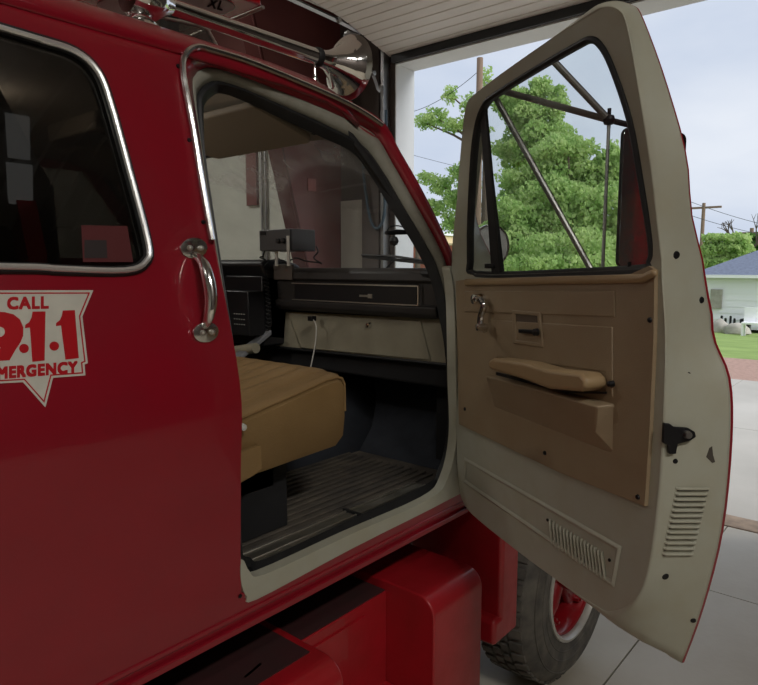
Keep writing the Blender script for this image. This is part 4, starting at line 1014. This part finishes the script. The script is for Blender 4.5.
q = atY(311, 185, YC); MB().box((q.x-.05, YC-.012, q.z-.06), (q.x+.06, YC-.001, q.z+.06)).build('notice_plate', mat('plate_pink', srgb(150, 92, 88), .6), cl)
cr = thing('steel_column', 'red tapered column added by the right hand wall for the side mirror to reflect', 'column', (2.87, RY0+.3, 0))  # out-of-view column added to put a red streak into the side mirror
MB().prism([(RY0+.002, 0), (RY0+.35, 0), (RY0+.45, RZ-.05), (RY0+.002, RZ-.05)], 2.86, 2.875, lambda y, z, x: V((x, y, z))).build('web', 'red_paint_dusty', cr, smooth=0)
mb = MB(); mb.loft([[V((2.77, RY0+.35, 0)), V((2.77, RY0+.45, RZ-.05))], [V((2.96, RY0+.35, 0)), V((2.96, RY0+.45, RZ-.05))], [V((2.96, RY0+.37, 0)), V((2.96, RY0+.47, RZ-.05))], [V((2.77, RY0+.37, 0)), V((2.77, RY0+.47, RZ-.05))]], closed=False, cyc=True); mb.build('flange', mat('added_column_red', srgb(190, 30, 40), .5), cr, smooth=0)
# pale roof frame piece beyond: second wall pilaster and conduits on the far wall
q0, q1 = atX(247, 165, XW-.05), atX(258, 205, XW-.05)
sk = lambda w: V((2.41+(-2.51-w.y)*.33+w.x, w.y, w.z))
mb = MB().box((-.12, -3.80, RZ-.06), (.12, -3.25, RZ-.035), sk).box((-.10, -3.15, RZ-.06), (.10, -2.52, RZ-.035), sk); mb.build('reflection_panel', mat('panel_glow', (.8, .8, .78, 1), .6, emis=((.93, .95, .92, 1), .30)), smooth=0)['kind'] = 'structure'  # glowing panel added on the closed ceiling for the rear window to reflect
tag(MB().box((XW-.07, q1.y, q1.z), (XW-.032, q0.y, 3.35)).build('wall_plate', 'maroon_steel'), 'maroon steel plate high on the beige front wall, seen through the windshield', 'wall plate')
for k, px in enumerate((262, 266)):
    p = atX(px, 200, XW-.06); o = MB().tube([(XW-.062, p.y, .1), (XW-.062, p.y, 3.98)], .016, 8).build('wall_conduit', 'track_steel')
    tag(o, 'thin grey conduit pipe running up the beige front wall beyond the windshield', 'conduit', 'twin conduits on the front wall')
p = atY(288, 222, 8.0)
vs = thing('tail_lamp', 'small red lamp glowing beyond the dash radio, near the far beige wall', 'lamp', (p.x, 8.0, 0))
MB().tube([(p.x, 8.0, 0), (p.x, 8.0, p.z)], .02, 8).build('post', 'dark_metal', vs)
MB().box((p.x-.04, 7.95, p.z-.12), (p.x+.04, 8.05, p.z+.2)).build('lens', 'tail_red', vs, bevel=.01)

# overhead door, raised: sections in one thing (structure door_1)
DL = YJ+.06; DR = YR-.06
s0 = atY(391, 58, DL); s1 = atY(340, 17, DL)
path = [(s0.x, s0.z), (s1.x, s1.z)]
xx_ = s1.x; zz_ = s1.z; 
for k in range(5): path.append((path[-1][0]-.62, path[-1][1]+(.06 if k == 0 else .02)))
dr_ = bpy.data.objects.new('door_1', None); COL.objects.link(dr_); dr_['kind'] = 'structure'; dr_.location = (3.0, 2.1, 4.0)
def section(p, q):
    P, Q_ = V((p[0], 0, p[1])), V((q[0], 0, q[1])); d = Q_-P; L = d.length; d.normalize(); nn = V((0, 0, -1)); nn = (nn-d*nn.dot(d)).normalized()
    pf = []; n = 7; w = L/n
    for k in range(n):
        pf += [(k*w+.004 if k else 0.002, 0), ((k+1)*w-.012, 0), ((k+1)*w-.008, -.008), ((k+1)*w-.002, -.008)]
    pf += [(L-.003, -.045), (.003, -.045)]
    lo = [P+d*a+nn*b for a, b in pf]
    mb = MB(); mb.loft([[v+V((0, DR, 0)) for v in lo], [v+V((0, DL, 0)) for v in lo]]); n_ = len(lo); mb.f += [tuple(range(n_)), tuple(range(n_, 2*n_))[::-1]]
    return mb
for a, b in zip(path, path[1:]): section(a, b).build('door_section', 'door_panel_white', dr_, smooth=0)
MB().box((s0.x-.02, DR, s0.z-.04), (s0.x+.05, DL, s0.z+.05)).build('bottom_seal', 'weather_strip', dr_)
MB().box((XW-.05, YR-.05, ZJ-.0), (XW-.012, YJ+.02, ZJ+.07)).build('header_seal', 'weather_strip', dr_)
for sy in (1, -1):
    ye = DL+.03 if sy > 0 else DR-.03
    # horizontal track, curve, vertical track
    pts = [V((.4, ye, zz_+.05)), V((xx_, ye, zz_-.02)), V((4.35, ye, 3.86)), V((4.62, ye, 3.72)), V((4.80, ye, 3.50)), V((4.87, ye, 3.2)), V((4.88, ye, .05))]
    tk = MB(); c2_ = spline(pts, 6, False); tk.tube(c2_, .022, 4, sx=.6); tk.build('door_track', 'track_steel', dr_)
    MB().tube([V((.4, ye+sy*.06, zz_+.13)), V((4.5, ye+sy*.06, zz_+.07))], .014, 8).build('track_angle', 'white_metal', dr_)
    for k in range(4):
        q = c2_[6+k*5]; MB().lathe([(.001, .03), (.024, .028), (.024, 0)], q+V((0, 0, .0)), (0, -sy, 0), 12).build('roller', 'track_steel', dr_)
    MB().box((XW-.10, ye-.02, 0), (XW-.001, ye+.015, 4.2)).build('track_mount', 'track_steel', dr_)
    MB().box((XW-.05, ye+sy*.05-.03, 0), (XW-.002, ye+sy*.05+.05, 3.9)).build('jamb_seal', 'weather_strip', dr_)
MB().tube([(4.55, DR, 4.35), (4.55, DL+.1, 4.35)], .03, 12).build('spring_shaft', 'track_steel', dr_)
# fabric curtain / dark post left of the track
p0_, p1_ = atX(363, 100, XW-.06), atX(380, 100, XW-.06)
MB().box((XW-.08, p1_.y, .05), (XW-.032, p0_.y, 4.3)).build('trim_5', 'wall_liner_brown', smooth=0)['kind'] = 'structure'
# hose loop hung by the door
c_ = [atX(a, b, XW-.12) for a, b in ((362, 120), (363, 165), (366, 195), (370, 218), (375, 228), (380, 226), (384, 215), (385, 190), (386, 150), (386, 110))]
tag(MB().tube(spline(c_, 5, False), .014, 8).build('pull_rope', mat('rope_blue', srgb(60, 82, 96), .6)), 'blue grey cord hanging in a loop beside the garage door track', 'cord')
# ceiling fill lights, added out of view to brighten the garage
def refl_point(px, py):
    p = onside(px, py); d = ray(px, py).normalized(); n_ = V((0, -.967, .25)); r_ = d-n_*2*d.dot(n_); return p, r_
pr_, rd = refl_point(21, 158); t = (RZ-.25-pr_.z)/rd.z; RL = pr_+rd*t
print('reflected ceiling point', RL)
lights = [(-.6, -3.0), (-2.0, -2.0), (-2.0, 6.2), (1.6, 6.2), (-4.0, 2.0)]
LS = []
names = ['over the right hand floor near the garage door', 'over the right hand floor toward the back', 'over the far bay toward the back', 'over the far bay near the steel column', 'over the rear end of the fire truck']
for i, (x, y) in enumerate(lights):
    l = thing('fill_light', 'added white ceiling fill light, out of view, '+names[i], 'ceiling light', (x, y, RZ-.18), 'ceiling fill lights')
    MB().box((x-.62, y-.16, RZ-.24), (x+.62, y+.16, RZ-.16)).build('housing', 'white_metal', l, bevel=.01)
    MB().box((x-.60, y-.14, RZ-.252), (x+.60, y+.14, RZ-.240)).build('fill_light_diffuser', 'fill_lamp_diffuser', l)
    for dx in (-.4, .4): MB().tube([(x+dx, y, RZ-.17), (x+dx, y, RZ-.02)], .006, 6).build('hanger', 'track_steel', l)
    ld = bpy.data.lights.new('fill_light_lamp', 'AREA'); ld.shape = 'RECTANGLE'; ld.size = 1.2; ld.size_y = .28; ld.energy = (95, 22, 12, 66, 8)[i]; ld.color = (1, .96, .9)
    lo = bpy.data.objects.new('fill_light_lamp', ld); COL.objects.link(lo); lo.location = (x, y, RZ-.26); attach(lo, l)
# translucent panels in the back wall doors: daylight from the open rear bay
# ------------------------------------------------------------------ outside ground
ap = MB(); slabs(ap, [XO+.02, 8.2, 11.8], [-8, -2, 2.2, 6, 12], -.06, 0, .005)
tag(struct(ap.build('ground_1', 'concrete_out', smooth=0)), 'pale concrete apron', 'ground')
for k in ('label', 'category'): 
    if k in bpy.data.objects['ground_1']: del bpy.data.objects['ground_1'][k]
struct(MB().box((XO, -40, -.4), (11.8, 60, -.05)).build('ground_2', 'gravel', smooth=0))
struct(MB().box((11.8, -40, -.4), (14.6, 60, -.01)).build('ground_3', 'gravel', smooth=0))
mb = MB(); n = 24
g_ = [(14.6, -.01), (18, -.19), (24, -.56), (30, -.94), (38, -1.4), (60, -2.2), (200, -4)]
mb.loft([[V((x, y, z+(.03*math.sin(y*.7+x) if 15 < x < 60 else 0))) for y in [-90+k*9 for k in range(24)]] for x, z in g_], closed=False); struct(mb.build('ground_4', 'grass', smooth=60))

# ------------------------------------------------------------------ neighbours' house
hc = at_plane(715, 322, (33, 0, 0), (1, 0, 0)); 
def gz(x): return interp(g_, x)
HX = 33.0
eL = atX(700, 275, HX); eR = atX(790, 274, HX); gb = atX(730, 322, HX)
hw = thing('house', 'white clapboard house with a grey shingle hip roof across the lawn', 'house', (HX+3, eL.y-5, gb.z))
yl_, yr_ = eL.y+.1, eL.y-11
z0h, z1h = gb.z-.3, eL.z
mb = MB(); mb.box((HX, yr_, z0h), (HX+8, yl_, z1h))
z = z0h+.1
while z < z1h-.05:
    mb.add([(HX-.02, yr_, z), (HX-.02, yl_, z), (HX-.0, yl_, z+.29), (HX-.0, yr_, z+.29)], [(0, 1, 2, 3)]); mb.add([(HX-.02, yr_, z), (HX-.02, yl_, z), (HX, yl_, z), (HX, yr_, z)], [(0, 1, 2, 3)]); z += .30
mb.build('siding_wall', 'siding', hw, smooth=0)
e = .35; zr = atX(758, 248, HX+4).z+.9
rp = [V((HX-e, yl_+e, z1h)), V((HX-e, yr_-e, z1h)), V((HX+8+e, yr_-e, z1h)), V((HX+8+e, yl_+e, z1h)), V((HX+4, yl_-4.3, zr)), V((HX+4, yr_+4.3, zr))]
MB().add(rp, [(0, 1, 5, 4), (2, 3, 4, 5), (3, 0, 4), (1, 2, 5), (0, 3, 2, 1)]).build('roof', 'shingle', hw, smooth=0)
MB().box((HX-e-.02, yr_-e, z1h-.12), (HX-e+.02, yl_+e, z1h+.02)).build('gutter', 'siding', hw)
q = atX(716, 300, HX-.1); MB().box((HX-.12, q.y-.25, q.z-.4), (HX-.04, q.y+.25, q.z+.5)).build('meter_box', 'scrap', hw, bevel=.02)
# oddments along the house foot
def rock(name, px, py, X, w, h, m, lab, cat, grp=None):
    p = atX(px, py, X); zg = gz(X); mb = MB(); rnd = random.Random(px)
    bm = bmesh.new(); bmesh.ops.create_icosphere(bm, subdivisions=2, radius=1)
    for v in bm.verts: v.co *= 1+rnd.uniform(-.18, .18)
    vs = [V((p.x+v.co.x*w*.6, p.y+v.co.y*w, zg+max(-.1, v.co.z)*h+.02)) for v in bm.verts]; fs = [tuple(v.index for v in f.verts) for f in bm.faces]; bm.free()
    return tag(mb.add(vs, fs).build(name, m, smooth=60), lab, cat, grp)
rock('rubble_pile', 721, 321, 31.2, .6, .5, 'scrap', 'pale rubble pile at the left foot of the white house', 'rubble')
rock('rubble_pile', 737, 323, 30.4, .55, .45, 'scrap', 'pale rubble pile in the middle, between tank and post on the lawn edge', 'rubble')
for i, (px, h) in enumerate(((722, .7), (726, .6), (731, .7), (735, .6))):
    p = atX(px, 312, 32.3); tag(MB().lathe([(.05, 0), (.065, .1), (.05, h*.6), (.05, h), (.001, h+.02)], (32.3, p.y, gz(32.3)), (0, 0, 1), 10).build('garden_ornament', 'dark_metal'), 'small dark upright garden ornament standing against the white house wall', 'ornament', 'dark ornaments by the house')
p = atX(746, 313, 32.3); tag(MB().box((32.1, p.y-.2, gz(32)), (32.5, p.y+.2, gz(32)+.6)).build('planter_box', 'dark_metal', bevel=.05), 'dark box planter by the house wall at right', 'planter')
p = atX(757, 316, 29.0); wt = thing('white_bench', 'white wooden garden bench on the lawn at the right edge', 'bench', (29, p.y, gz(29)))
zg = gz(29)
MB().box((28.8, p.y-.6, zg+.45), (29.3, p.y+.5, zg+.52)).build('seat', 'siding', wt); MB().box((29.25, p.y-.6, zg+.52), (29.32, p.y+.5, zg+1.1)).build('backrest', 'siding', wt)
for dx in (28.82, 29.24):
    for dy in (-.58, .42): MB().box((dx, p.y+dy, zg-.05), (dx+.06, p.y+dy+.07, zg+.5)).build('leg', 'siding', wt)

# brick building and tan block far left of the doorway
BX = 42.0
a, b = atX(405, 243, BX), atX(452, 272, BX)
bb = thing('brick_building', 'low red brick building beyond the windshield, left of the open door', 'building', (BX, (a.y+b.y)/2, -1.6))
za, ztop = -2.0, atX(425, 246, BX).z
MB().box((BX, b.y-1, za), (BX+6, a.y+14, ztop)).build('brick_wall', 'brick', bb, smooth=0); MB().box((BX-.1, b.y-1.1, ztop), (BX+6.1, a.y+14.1, ztop+.15)).build('coping', 'tan_wall', bb, smooth=0)
a, b = atX(408, 235, 55), atX(436, 250, 55)
tb_ = thing('tan_building', 'tan building standing behind the low red brick one', 'building', (57, a.y, -1.6))
MB().box((55, b.y-.5, -2.2), (60, a.y+9, atX(420, 236, 55).z)).build('wall', 'tan_wall', tb_, smooth=0)
MB().box((54.8, b.y-.7, atX(420, 236, 55).z), (60.2, a.y+9.2, atX(420, 236, 55).z+.3)).build('roof', 'white_trim', tb_, smooth=0)

# ------------------------------------------------------------------ poles and wires
def tpole(px, pybot, ptop, X, r, label, arm=None):
    t = atX(px, ptop, X); zg = gz(X)
    o = thing('utility_pole', label, 'utility pole', (t.x, t.y, zg))
    MB().tube([(t.x, t.y, zg-.3), (t.x, t.y, t.z)], [r*1.2, r*.8], 12).build('pole', 'pole_wood', o)
    if arm: MB().box((t.x-.08, t.y-arm, t.z-.55), (t.x+.08, t.y+arm, t.z-.35)).build('crossarm', 'pole_wood', o)
    return t
t1 = tpole(480, 250, 58, 24, .16, 'brown wooden utility pole rising in front of the sparse tree')
t2 = tpole(704, 300, 203, 70, .2, 'distant utility pole with crossarm beside the open door edge', 1.6)
t3 = tpole(752, 300, 228, 66, .2, 'distant utility pole with crossarm at the right edge of the view', 1.5)
def wire(p, q, sag, lab, r=.012):
    pts = [p.lerp(q, k/16)+V((0, 0, -sag*4*(k/16)*(1-k/16))) for k in range(17)]
    tag(MB().tube(pts, r, 5).build('overhead_wire', 'wire'), lab, 'wire', None)
wire(atX(395, 115, 26), atX(482, 68, 24), .4, 'overhead wire dropping from the pole top toward the jamb', .013)
wire(atX(395, 150, 26), atX(560, 188, 26), .1, 'overhead wire crossing the sky below the sparse tree branch', .010)
wire(atX(640, 180, 50), atX(770, 226, 60), .3, 'upper distant wire over the white house roof', .02)
wire(atX(640, 196, 50), atX(770, 236, 60), .3, 'lower distant wire over the white house roof', .02)

# ------------------------------------------------------------------ trees
def leaf_cloud(blobs, n, size, seed, shell=.55):
    rnd = random.Random(seed); mb = MB(); vs = []; fs = []
    vol = [b[3]*b[4]*b[5] for b in blobs]; tot = sum(v**.75 for v in vol)
    for b, vv in zip(blobs, vol):
        for _ in range(int(n*vv**.75/tot)):
            while True:
                d = V((rnd.gauss(0, 1), rnd.gauss(0, 1), rnd.gauss(0, 1)))
                if d.length > .1: break
            d.normalize(); rr = (shell+(1.05-shell)*rnd.random()**.7)
            lump = 1+.22*math.sin(d.x*5+b[0]*3)*math.sin(d.y*5+b[1]*2)+.18*math.sin(d.z*7+b[2])
            c = V((b[0]+d.x*b[3]*rr*lump, b[1]+d.y*b[4]*rr*lump, b[2]+d.z*b[5]*rr*lump))
            a = V((rnd.gauss(0, 1), rnd.gauss(0, 1), rnd.gauss(0, .6))).normalized(); e_ = a.orthogonal().normalized(); g2 = a.cross(e_)
            s_ = size*rnd.uniform(.6, 1.4); o = len(vs)
            vs += [c+e_*s_*.5, c+g2*s_*.3+a*s_*.08, c-e_*s_*.5, c-g2*s_*.3+a*s_*.08]; fs.append((o, o+1, o+2, o+3))
    mb.v = vs; mb.f = fs; return mb
def tree(px_blobs, X, n, size, seed, label, m='leaf', trunk=None, cat='tree', branches=True, shell=.55):
    blobs = []
    for px, py, rpx, rpy, dx in px_blobs:
        c = atX(px, py, X+dx); sc_ = (c-CAM).dot(F)/FPX; blobs.append((c.x, c.y, c.z, rpx*sc_, rpx*sc_, rpy*sc_))
    tx = trunk if trunk else sum(b[1] for b in blobs)/len(blobs)
    base = V((X, tx, gz(X))); o = thing('tree', label, cat, base)
    top_ = max(b[2] for b in blobs)
    MB().tube([base+V((0, 0, -.3)), V((X, tx, (base.z+top_)/2)), V((X, tx+.1, top_))], [.22*X/24, .14*X/24, .03], 10).build('trunk', 'bark', o)
    for b in blobs:
        st_ = V((X, tx, min(b[2]-.2, max(base.z+.8, b[2]-1.8)))); e_ = V(b[:3])
        if (st_-e_).length > .3: MB().tube([st_, st_.lerp(e_, .5)+V((0, 0, .1)), e_], [.07, .05, .02], 6).build('branch', 'bark', o)
    f = leaf_cloud(blobs, n, size, seed, shell).build('foliage', m, o, smooth=0, recalc=False); f['kind'] = 'stuff'
    return o
tree([(560, 215, 42, 38, 0), (520, 235, 34, 34, -1), (600, 230, 36, 44, 0), (560, 160, 30, 26, .5), (600, 180, 24, 24, 1), (614, 165, 16, 22, 1), (530, 190, 28, 26, .5), (500, 250, 30, 26, -1), (640, 245, 34, 36, 0), (575, 262, 60, 26, -1.5)], 22, 60000, .17, 1, 'large bushy light green tree filling the open door window')
tree([(528, 112, 24, 20, 0), (545, 135, 26, 24, 0), (505, 100, 13, 18, 0), (520, 150, 26, 20, 0), (556, 102, 12, 14, 0), (540, 88, 12, 10, 0)], 27, 15000, .18, 2, 'taller light green tree top rising behind the bushy tree', shell=.3)
tree([(487, 82, 6, 16, 0), (470, 105, 10, 10, 0), (450, 95, 9, 9, 0), (436, 118, 14, 9, 0), (455, 125, 15, 7, 0), (423, 122, 9, 7, 0), (478, 130, 12, 10, 0), (460, 172, 14, 9, 0), (440, 185, 14, 10, 0), (455, 200, 15, 12, 0), (425, 178, 8, 8, 0), (432, 208, 16, 10, 0), (452, 222, 12, 12, 0), (468, 190, 12, 14, 0)], 25, 7500, .15, 3, 'sparse tree with separate leafy branches left of the wooden pole', trunk=atX(480, 150, 25).y-.3, shell=.25)
tree([(718, 262, 16, 14, 0), (735, 245, 14, 12, 0), (712, 245, 9, 11, 0), (730, 262, 16, 14, 0)], 56, 7000, .35, 4, 'round green tree behind the left end of the house roof')
tree([(756, 250, 16, 10, 0), (750, 240, 9, 6, 0), (770, 245, 14, 14, 0)], 62, 1500, .5, 5, 'darker green tree behind the house roof at the right edge', 'leaf_dark')
tree([(424, 232, 9, 6, 0), (412, 225, 8, 8, 0)], 38, 700, .3, 6, 'small green tree seen beside the white jamb through the windshield', 'leaf_dark')
# bare dead tree
bt = atX(736, 262, 60); o = thing('bare_tree', 'leafless grey tree with forked branches behind the house roof', 'tree', (60, bt.y, gz(60)))
def seg(a, b, r0_, r1_): return MB().tube([a, b], [r0_, r1_], 6)
MB().tube([V((60, bt.y, gz(60))), V((60, bt.y, bt.z))], [.35, .22], 8).build('trunk', 'bark', o)
rnd = random.Random(5)
def grow_b(p, d, L, r, dep):
    q = p+d*L; seg(p, q, r, r*.6).build('branch', 'bark', o)
    if dep: 
        for k in range(3 if dep > 1 else 2): grow_b(q, (d+V((0, rnd.uniform(-.8, .8), rnd.uniform(-.3, .5)))).normalized(), L*.62, r*.55, dep-1)
grow_b(V((60, bt.y, bt.z)), V((0, .1, 1)).normalized(), 1.6, .16, 3)
grow_b(V((60, bt.y, bt.z)), V((0, -.8, .8)).normalized(), 2.0, .14, 3)

# ------------------------------------------------------------------ sky and daylight
w = bpy.data.worlds.new('world'); sc.world = w; w.use_nodes = True; nt = w.node_tree; bg = nt.nodes['Background']
tc = nt.nodes.new('ShaderNodeTexCoord'); mp = nt.nodes.new('ShaderNodeMapping'); mp.inputs['Scale'].default_value = (1, 1, 2.5)
nz = nt.nodes.new('ShaderNodeTexNoise'); nz.inputs['Scale'].default_value = 2.2; nz.inputs['Detail'].default_value = 5
cr_ = nt.nodes.new('ShaderNodeValToRGB'); cr_.color_ramp.elements[0].position = .35; cr_.color_ramp.elements[1].position = .7
cr_.color_ramp.elements[0].color = srgb(188, 200, 220); cr_.color_ramp.elements[1].color = srgb(220, 226, 236)
nt.links.new(tc.outputs['Generated'], mp.inputs[0]); nt.links.new(mp.outputs[0], nz.inputs['Vector']); nt.links.new(nz.outputs['Fac'], cr_.inputs[0]); nt.links.new(cr_.outputs[0], bg.inputs[0])
bg.inputs[1].default_value = .84
sd = bpy.data.lights.new('sun', 'SUN'); sd.energy = 2.6; sd.angle = math.radians(55); so = bpy.data.objects.new('sun', sd); COL.objects.link(so)
so.rotation_euler = V((-.12, .95, -.9)).to_track_quat('-Z', 'Y').to_euler()
pd = bpy.data.lights.new('door_portal', 'AREA'); pd.shape = 'RECTANGLE'; pd.size = YJ-YR; pd.size_y = ZJ; pd.cycles.is_portal = True
po = bpy.data.objects.new('door_portal', pd); COL.objects.link(po); po.location = (XO+.05, (YJ+YR)/2, ZJ/2)
po.rotation_euler = V((-1, 0, 0)).to_track_quat('-Z', 'Z').to_euler()
